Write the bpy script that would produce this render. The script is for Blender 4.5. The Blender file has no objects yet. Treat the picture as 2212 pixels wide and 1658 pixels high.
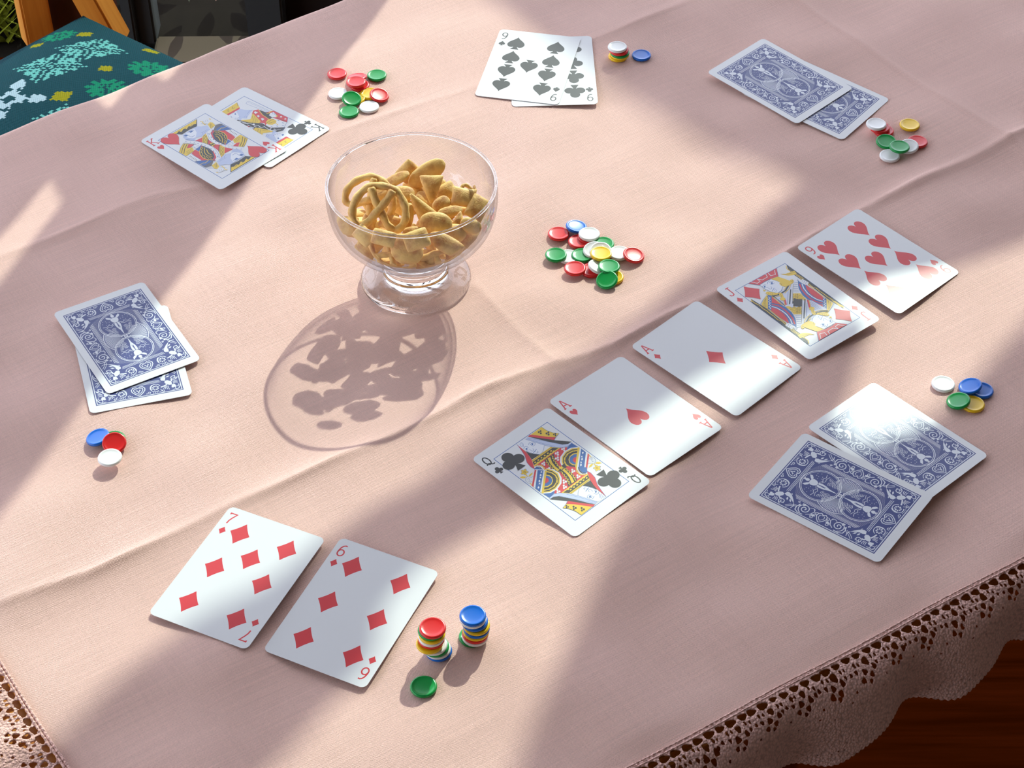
import bpy, bmesh, math, random, json
import numpy as np
from mathutils import Vector, Matrix, Euler
random.seed(4)
rng = np.random.default_rng(7)
D = json.loads(r'''{"cam":{"loc":[0.0,0.0,0.84208],"r":[0.999974,-0.004936,-0.005279],"u":[0.007227,0.682994,0.730388],"f":[0.0,0.730408,-0.683012],"lens":69.2055},"cards":{"KH":[-0.21294,1.14958,0.82038],"KC":[-0.18426,1.1739,0.88165],"9S":[0.01436,1.24763,-0.21913],"9C":[0.03217,1.24194,0.02079],"BA":[0.20131,1.2264,0.75163],"BB":[0.22575,1.2068,0.87093],"9H":[0.2444,1.01411,0.73767],"JD":[0.18581,0.96955,0.65323],"AD":[0.12914,0.92019,0.77293],"QC":[0.02873,0.82163,0.74656],"AH":[0.07548,0.86981,0.73392],"RU":[0.23228,0.84343,0.74034],"RL":[0.19207,0.79794,0.90788],"LU":[-0.24725,0.94422,0.54939],"LL":[-0.24221,0.92472,0.29808],"7D":[-0.15545,0.73963,-0.44287],"6D":[-0.0895,0.71384,-0.44675]},"hem1":[[0.0632,0.6105],[0.2917,0.7519]],"hem2":[[-0.2803,0.6821],[-0.2311,0.6113]],"edge":[[-0.3695,1.1646],[-0.1257,1.3468]],"crease":[[[[-0.3604,1.0149],[-0.2466,1.0943],[-0.2187,1.1046],[-0.1346,1.1612],[-0.0789,1.195],[-0.0212,1.2258],[0.0674,1.2862],[0.1542,1.3499]],1.3,5],[[[-0.3017,0.7145],[-0.2367,0.7454],[-0.1653,0.7952],[-0.1077,0.832],[-0.0585,0.8613],[-0.0191,0.8919],[0.0276,0.9169],[0.0695,0.9362],[0.1519,0.9972],[0.2167,1.0503],[0.256,1.0832],[0.3324,1.1332],[0.3714,1.1607]],3.4,5],[[[-0.0228,0.9921],[0.0015,0.9526],[0.0248,0.9213]],2.7,6],[[[0.0551,0.8703],[0.0979,0.8156],[0.1398,0.7445]],0.7,7],[[[0.2202,1.349],[0.248,1.3066],[0.3092,1.2162],[0.3625,1.1473],[0.3773,1.1109]],2.7,6]],"chips":[["red",-0.1296,1.2381,0,"red chip lying alone at the left end of the top row, nearest the kings","chips beside the two kings"],["red",-0.1119,1.2237,0,"lowest red chip, almost hidden under the two stacked reds beside the kings","chips beside the two kings"],["red",-0.1139,1.231,1,"middle red chip peeking out behind the topmost red beside the kings","chips beside the two kings"],["red",-0.1143,1.2219,2,"topmost red chip of the three piled reds beside the kings","chips beside the two kings"],["green",-0.0997,1.2366,0,"green chip lying alone right of the piled reds by the kings","chips beside the two kings"],["white",-0.1274,1.2137,0,"white chip left of the green chip in the pile near the kings","chips beside the two kings"],["yellow",-0.1141,1.2075,0,"yellow chip mostly covered by a green chip near the kings","chips beside the two kings"],["green",-0.1169,1.2046,1,"green chip resting on a yellow chip near the kings","chips beside the two kings"],["yellow",-0.1038,1.2134,0,"yellow chip half covered by the shiny red chip near the kings","chips beside the two kings"],["red",-0.0968,1.2095,1,"shiny red chip leaning on a yellow chip near the kings","chips beside the two kings"],["white",-0.1035,1.1966,0,"white chip at the front right of the pile near the kings","chips beside the two kings"],["green",-0.1181,1.1905,0,"green chip with a ring highlight, frontmost of the pile near the kings","chips beside the two kings"],["yellow",0.0821,1.2588,0,"yellow chip at the bottom of the short stack by the nines","chips beside the two nines"],["yellow",0.0833,1.2584,1,"second yellow chip up in the short stack by the nines","chips beside the two nines"],["green",0.0833,1.2575,2,"green chip in the middle of the short stack by the nines","chips beside the two nines"],["red",0.0826,1.2578,3,"red chip just under the white top of the stack by the nines","chips beside the two nines"],["white",0.0814,1.2584,4,"white chip on top of the short stack by the nines","chips beside the two nines"],["blue",0.1,1.2605,0,"single blue chip lying right of the short stack by the nines","chips beside the two nines"],["red",0.2698,1.1623,0,"red chip half hidden under the greyish white chip at the far right","chips at the far right corner"],["red",0.267,1.1638,1,"red chip directly beneath the greyish white chip at the far right","chips at the far right corner"],["white",0.2644,1.1652,2,"greyish white chip on top of two reds at the far right","chips at the far right corner"],["green",0.2695,1.1484,1,"dark green chip left of the pale green one at the far right","chips at the far right corner"],["red",0.2918,1.1475,0,"red chip with a pale sheen at the right end of the far right pile","chips at the far right corner"],["white",0.2842,1.1407,1,"white chip between the pale green and the red at the far right","chips at the far right corner"],["green",0.2769,1.137,2,"pale green shiny chip on top of the pile at the far right","chips at the far right corner"],["white",0.2699,1.1324,0,"white dished chip at the front of the far right pile","chips at the far right corner"],["yellow",0.2891,1.1671,0,"yellow chip lying alone behind the far right pile","chips at the far right corner"],["white",0.2685,0.8941,0,"white chip lying alone at the left of the right-hand cluster","chips beside the right pair of card backs"],["blue",0.2914,0.888,0,"blue chip partly under the other blue in the right-hand cluster","chips beside the right pair of card backs"],["blue",0.2846,0.8896,1,"blue chip resting on another blue in the right-hand cluster","chips beside the right pair of card backs"],["yellow",0.2837,0.8755,0,"yellow chip under the green one in the right-hand cluster","chips beside the right pair of card backs"],["green",0.275,0.8768,1,"green chip resting on a yellow chip in the right-hand cluster","chips beside the right pair of card backs"],["green",-0.242,0.8504,0,"green chip almost hidden beneath the blue and red chips at left","chips below the left card backs"],["blue",-0.2512,0.8511,1,"blue chip in the small pile below the left card backs","chips below the left card backs"],["red",-0.2407,0.846,1,"red chip in the small pile below the left card backs","chips below the left card backs"],["white",-0.241,0.8317,2,"white chip on top of the small pile below the left card backs","chips below the left card backs"],["red",0.0324,1.0475,0,"pale red chip at the left of the blue one in the central pile","chips in the central pile"],["blue",0.0445,1.0531,1,"blue chip at the back of the central pile","chips in the central pile"],["red",0.0524,1.0435,0,"red chip hidden under the rear white chip of the central pile","chips in the central pile"],["white",0.0531,1.0437,1,"white chip right of the blue one at the back of the central pile","chips in the central pile"],["red",0.0459,1.0392,0,"pinkish dished red chip under the rear white in the central pile","chips in the central pile"],["green",0.0624,1.0352,0,"pale green chip at the back right of the central pile","chips in the central pile"],["white",0.0558,1.0283,1,"white chip showing left of the yellow top in the central pile","chips in the central pile"],["white",0.0602,1.0267,1,"white chip directly under the yellow one in the central pile","chips in the central pile"],["green",0.0301,1.0246,1,"green chip at the far left of the central pile","chips in the central pile"],["white",0.0384,1.0249,0,"white chip between two greens at the left of the central pile","chips in the central pile"],["green",0.0478,1.0254,0,"green chip left of the yellow one in the central pile","chips in the central pile"],["yellow",0.0601,1.0204,2,"yellow chip on top in the middle of the central pile","chips in the central pile"],["white",0.0726,1.0245,0,"white chip under the shiny red at the right of the central pile","chips in the central pile"],["red",0.0818,1.02,1,"shiny red chip at the right end of the central pile","chips in the central pile"],["red",0.0424,1.0085,1,"bright red chip at the front left of the central pile","chips in the central pile"],["red",0.0536,1.0087,0,"red chip under a white one at the front of the central pile","chips in the central pile"],["white",0.0578,1.0092,1,"white chip under the front green of the central pile","chips in the central pile"],["green",0.0649,1.0063,2,"shiny green chip just in front of the yellow in the central pile","chips in the central pile"],["yellow",0.0672,1.0001,0,"yellow chip under the frontmost green of the central pile","chips in the central pile"],["green",0.0633,0.9949,1,"frontmost green chip of the central pile","chips in the central pile"],["blue",-0.0409,0.6839,0,"blue chip at the bottom of the taller stack beside the six of diamonds","chips in the taller stack"],["white",-0.0415,0.6838,1,"white chip, second of the taller stack beside the six of diamonds","chips in the taller stack"],["green",-0.0424,0.6836,2,"green chip, third of the taller stack beside the six of diamonds","chips in the taller stack"],["white",-0.0434,0.683,3,"white chip, fourth of the taller stack beside the six of diamonds","chips in the taller stack"],["yellow",-0.0457,0.6823,4,"yellow chip, fifth of the taller stack beside the six of diamonds","chips in the taller stack"],["red",-0.0446,0.684,5,"red chip, sixth of the taller stack beside the six of diamonds","chips in the taller stack"],["white",-0.0445,0.6839,6,"white chip, seventh of the taller stack beside the six of diamonds","chips in the taller stack"],["yellow",-0.0442,0.684,7,"yellow chip, eighth of the taller stack beside the six of diamonds","chips in the taller stack"],["green",-0.0445,0.6846,8,"green chip, ninth of the taller stack beside the six of diamonds","chips in the taller stack"],["red",-0.0437,0.6842,9,"red chip, topmost of the taller stack beside the six of diamonds","chips in the taller stack"],["green",-0.0229,0.6937,0,"green chip at the bottom of the blue-topped stack at the front","chips in the blue-topped stack"],["white",-0.0211,0.6924,1,"white chip, second up of the stack under the blue top","chips in the blue-topped stack"],["red",-0.021,0.6926,2,"red chip, third up of the stack under the blue top","chips in the blue-topped stack"],["yellow",-0.0206,0.6927,3,"yellow chip, fourth up of the stack under the blue top","chips in the blue-topped stack"],["blue",-0.0203,0.6928,4,"blue chip, fifth up of the stack under the blue top","chips in the blue-topped stack"],["yellow",-0.0202,0.693,5,"yellow chip, sixth up of the stack under the blue top","chips in the blue-topped stack"],["blue",-0.0212,0.694,6,"blue chip, seventh up of the stack under the blue top","chips in the blue-topped stack"],["white",-0.0222,0.6943,7,"white chip, eighth up of the stack under the blue top","chips in the blue-topped stack"],["blue",-0.0222,0.6943,8,"blue chip at the top of the blue-topped stack at the front","chips in the blue-topped stack"],["green",-0.0486,0.6604,0,"single dark green chip lying in front of the two stacks","single front chip"]],"snacks":[["pretzel",[-0.083,0.9824,0.0728],33.3,30.9,[-0.989,-0.146,-0.001,0.089,-0.6,-0.795,0.115,-0.786,0.607],"large looped pretzel leaning in front at the left of the snack bowl"],["pretzel",[-0.0904,1.0005,0.0667],31.1,29.6,[-0.76,-0.642,-0.1,0.452,-0.413,-0.79,0.466,-0.646,0.604],"pretzel behind the front pretzel at the left of the snack bowl"],["square",[-0.0663,1.043,0.0565],13.8,14.6,[0.686,-0.722,0.09,0.32,0.189,-0.928,0.653,0.665,0.361],"pale square cracker standing at the very back of the snack heap"],["long",[-0.0751,1.0327,0.0593],18.6,7.7,[0.897,-0.36,-0.256,0.267,0.904,-0.335,0.352,0.232,0.907],"tube-like cracker just behind the two pretzels in the bowl"],["long",[-0.0549,1.0382,0.06],26.0,11.4,[0.831,-0.548,0.098,0.399,0.463,-0.791,0.388,0.697,0.603],"long pointed cracker at the back centre of the snack heap"],["square",[-0.0365,1.0589,0.0432],16.5,12.4,[0.949,0.301,0.097,-0.215,0.838,-0.502,-0.233,0.455,0.86],"puffed cracker at the back right, behind the pillow-shaped one"],["long",[-0.0262,1.0569,0.0426],12.4,4.9,[0.895,0.404,0.19,-0.268,0.826,-0.495,-0.357,0.392,0.848],"thin curved cracker at the back right edge of the heap"],["pretzel",[-0.0237,1.026,0.0539],16.9,15.3,[0.947,-0.162,0.278,0.284,0.827,-0.485,-0.152,0.538,0.829],"pretzel mostly hidden behind the star-shaped pillow cracker"],["star",[-0.0305,1.0091,0.0625],16.4,13.2,[0.985,0.142,0.098,-0.067,0.838,-0.541,-0.159,0.526,0.835],"star-cornered pillow cracker on the right of the heap top"],["tri",[-0.0513,1.0181,0.0622],18.5,15.3,[-0.007,1.0,0.001,-0.784,-0.005,-0.621,-0.621,-0.005,0.784],"triangular cracker pointing down, in the middle of the heap"],["tri",[-0.0568,0.9948,0.0644],23.8,14.3,[-0.599,-0.787,0.148,0.477,-0.499,-0.723,0.643,-0.362,0.675],"tall triangular cracker at the centre front of the heap"],["long",[-0.07,1.0154,0.061],15.2,9.6,[0.993,0.072,-0.09,-0.103,0.901,-0.422,0.051,0.429,0.902],"ridged cracker right of the pretzel tops"],["long",[-0.0447,1.0046,0.0606],11.9,8.3,[0.754,-0.657,0.001,0.534,0.613,-0.582,0.381,0.44,0.813],"small cracker wedged between the centre triangle and the star pillow"],["long",[-0.039,0.9962,0.061],15.4,6.7,[0.976,-0.219,0.003,0.199,0.883,-0.425,0.091,0.415,0.905],"slim oval cracker below the star pillow"],["hex",[-0.0476,0.9813,0.0636],18.8,12.6,[0.994,0.111,0.001,-0.083,0.748,-0.659,-0.074,0.655,0.752],"rounded sugary cracker at the front centre just above the rim line"],["tri",[-0.033,0.9895,0.0604],10.2,8.7,[0.184,-0.983,0.001,0.799,0.149,-0.582,0.572,0.108,0.813],"small pointed cracker right of the rounded sugary one"],["square",[-0.0214,1.0031,0.0586],15.9,11.9,[0.441,-0.852,0.284,0.797,0.226,-0.56,0.413,0.473,0.778],"cracker against the right inner wall of the bowl below the star pillow"],["long",[-0.0658,0.9912,0.0613],16.6,6.7,[0.157,-0.968,0.196,0.762,-0.008,-0.647,0.628,0.251,0.737],"upright slim cracker left of the tall centre triangle"],["square",[-0.1045,0.9861,0.0583],15.0,11.0,[0.912,0.181,-0.369,-0.384,0.693,-0.61,0.145,0.698,0.701],"cracker seen through the glass at the far left of the bowl"],["star",[-0.0945,0.975,0.045],15.0,12.6,[0.769,0.571,-0.287,-0.576,0.425,-0.698,-0.277,0.702,0.656],"star-shaped cracker seen through the lower left glass"],["pretzel",[-0.0753,0.9623,0.0542],31.1,14.8,[0.799,0.593,-0.098,-0.501,0.566,-0.655,-0.333,0.573,0.749],"narrow pretzel seen through the front glass left of centre"],["hex",[-0.0653,0.9586,0.0606],19.3,16.2,[0.761,0.648,0.0,-0.443,0.52,-0.73,-0.474,0.556,0.683],"browned cracker behind the narrow pretzel in the front glass"],["pretzel",[-0.0476,0.9643,0.0528],33.5,18.7,[0.91,0.414,0.002,-0.357,0.787,-0.503,-0.21,0.457,0.864],"pretzel lying seen through the front glass right of centre"],["long",[-0.0393,0.9649,0.0587],26.3,10.1,[0.864,0.494,0.099,-0.353,0.734,-0.58,-0.359,0.466,0.809],"long smooth cracker seen through the front right glass"],["square",[-0.0264,0.9848,0.045],19.8,16.6,[0.895,0.342,0.287,-0.091,0.769,-0.633,-0.437,0.54,0.719],"bumpy cracker seen through the glass at lower right"],["pretzel",[-0.018,1.0011,0.045],12.8,12.0,[0.39,-0.805,0.446,0.804,0.062,-0.592,0.449,0.59,0.671],"pretzel pressed to the right wall of the bowl"],["tri",[-0.0516,0.9598,0.045],14.0,8.6,[1.0,0.007,0.001,-0.005,0.813,-0.582,-0.005,0.582,0.813],"lowest triangular cracker at the bottom front of the bowl"],["long",[-0.062,0.9767,0.0604],12.5,6.3,[0.997,-0.077,0.002,0.067,0.861,-0.503,0.037,0.502,0.864],"small cracker at the rim line below the centre triangle"],["square",[-0.0775,0.9905,0.0575],12.6,9.4,[0.939,0.343,0.001,-0.278,0.764,-0.582,-0.201,0.547,0.813],"cracker under the front pretzel loop"],["long",[-0.0906,0.9921,0.0568],12.6,8.7,[0.193,-0.962,-0.194,0.713,0.274,-0.645,0.674,-0.014,0.739],"cracker behind the lower left arm of the front pretzel"],["square",[-0.0793,0.9576,0.071],14.6,9.2,[0.959,0.265,-0.098,-0.263,0.708,-0.655,-0.104,0.654,0.749],"cracker just under the rim line at front left"],["square",[-0.0424,1.0229,0.0564],13.6,10.4,[0.866,-0.49,0.099,0.45,0.679,-0.58,0.217,0.547,0.809],"shaded cracker beneath the centre triangle and the star pillow"],["long",[-0.0255,0.9846,0.0587],13.3,8.6,[0.918,0.344,0.196,-0.143,0.749,-0.647,-0.369,0.566,0.737],"cracker behind the rim line at front right"],["square",[-0.0922,0.9653,0.0668],13.2,9.3,[0.71,0.644,-0.285,-0.645,0.432,-0.63,-0.282,0.631,0.722],"cracker behind the left front glass above the star-shaped one"],["square",[-0.0589,0.9596,0.0677],15.3,11.5,[0.943,-0.334,0.001,0.252,0.709,-0.659,0.219,0.621,0.752],"cracker deep behind the front glass at centre"],["long",[-0.0478,1.029,0.0548],13.7,8.8,[0.513,-0.858,0.001,0.698,0.417,-0.582,0.499,0.3,0.813],"dark cracker deep between the back long piece and the right back one"],["square",[-0.083,1.0242,0.0548],13.6,10.4,[0.983,-0.159,-0.093,0.092,0.861,-0.501,0.16,0.483,0.861],"cracker deep behind the pretzels"],["hex",[-0.0365,0.9805,0.0556],14.8,10.9,[0.981,-0.166,0.1,0.19,0.73,-0.656,0.036,0.663,0.748],"cracker behind the long smooth one at front right"],["square",[-0.0712,1.01,0.0557],14.3,11.1,[0.867,0.499,0.001,-0.405,0.705,-0.582,-0.291,0.504,0.813],"cracker deep between the pretzels and the centre triangle"]],"panels":[[1.8,[[0.064,0.2856],[0.0627,0.3419],[0.0591,0.4897],[0.0567,0.5937],[0.0525,0.7626],[0.0509,0.8323],[-0.0458,0.7916],[-0.0515,0.6771],[-0.0542,0.6117],[-0.0575,0.5366],[-0.0645,0.5381],[-0.0854,0.5192],[-0.0853,0.5678],[-0.0873,0.6288],[-0.1603,0.6317],[-0.2333,0.5199],[-0.1838,0.4575],[-0.112,0.4427],[-0.09,0.4614],[-0.0806,0.468],[-0.0787,0.4667],[-0.0797,0.4501],[-0.0778,0.4377],[-0.0724,0.4336],[-0.0625,0.4378],[-0.0556,0.4428],[-0.0532,0.4401],[-0.0527,0.4247],[-0.0536,0.4137],[-0.0524,0.4072],[-0.0498,0.4015],[-0.052,0.3708],[-0.0239,0.2776]]],[3.2,[[0.5791,1.3505],[0.6278,1.3981],[0.6974,1.448],[0.7505,1.4822],[0.8025,1.5175],[0.8623,1.5521],[0.9017,1.571],[0.9385,1.5893],[0.9783,1.6206],[1.191,1.63],[1.151,1.3401]]],[2.45,[[0.6891,1.0261],[0.6708,1.0492],[0.6506,1.0734],[0.6312,1.1056],[0.6087,1.1413],[0.5708,1.1765],[0.5446,1.2189],[0.5207,1.2488],[0.5016,1.2641],[0.4859,1.2844],[0.4764,1.2994],[0.4657,1.3132],[0.4387,1.3278],[0.424,1.3445],[0.4111,1.363],[0.4045,1.3787],[0.3941,1.3951],[0.3806,1.416],[0.4441,1.4542],[0.5001,1.4168],[0.518,1.3868],[0.53,1.3558],[0.5405,1.3382],[0.5386,1.3273],[0.5257,1.3174],[0.5341,1.3054],[0.5418,1.2882],[0.5647,1.2616],[0.5863,1.2437],[0.622,1.2106],[0.6563,1.1741],[0.7013,1.1437],[0.7404,1.1152],[0.7527,1.1048],[0.7981,1.091],[0.8397,1.0657],[0.9071,1.0181],[0.9147,0.9556]]],[2.5,[[0.7711,1.1785],[0.7708,1.1981],[0.7714,1.2204],[0.7673,1.2448],[0.7918,1.2714],[0.8259,1.2542],[0.8465,1.2348],[0.8605,1.2085],[0.8739,1.1859],[0.9182,1.1169],[1.016,1.4276],[0.9372,1.4967],[0.665,1.4554],[0.6654,1.4253],[0.6667,1.3658],[0.6674,1.3174],[0.6759,1.2986],[0.6814,1.2777],[0.7058,1.2458],[0.7302,1.2169],[0.7503,1.1882]]]],"sun":[0.26802504,0.76931229,0.57993205],"cushion":{"rot":-0.2617993877991494,"ang":52.0,"c":[-0.405,1.464],"z0":-0.265,"h":0.072,"motif":[["snow",0.0638,0.0894,0.028],["snow",0.1218,0.0933,0.028],["flower",-0.006,0.0692,0.03],["burst",0.1283,0.0143,0.023],["burst",0.0637,0.0048,0.022],["dia",0.1514,0.1383,0.0105],["dia",0.104,0.1601,0.009],["dia",0.173,0.0608,0.0105],["dia",0.094,0.0398,0.0085],["dia",0.0252,0.0271,0.012],["snow",-0.0046,-0.0006,0.018],["burst",0.1342,0.1609,0.02]]},"postA":[[-0.5011,1.7828,-0.32],[-0.5011,1.7828,0.18]],"postB":[[-0.4188,1.7799,-0.32],[-0.5581,1.7288,0.175]]}''')
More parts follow.
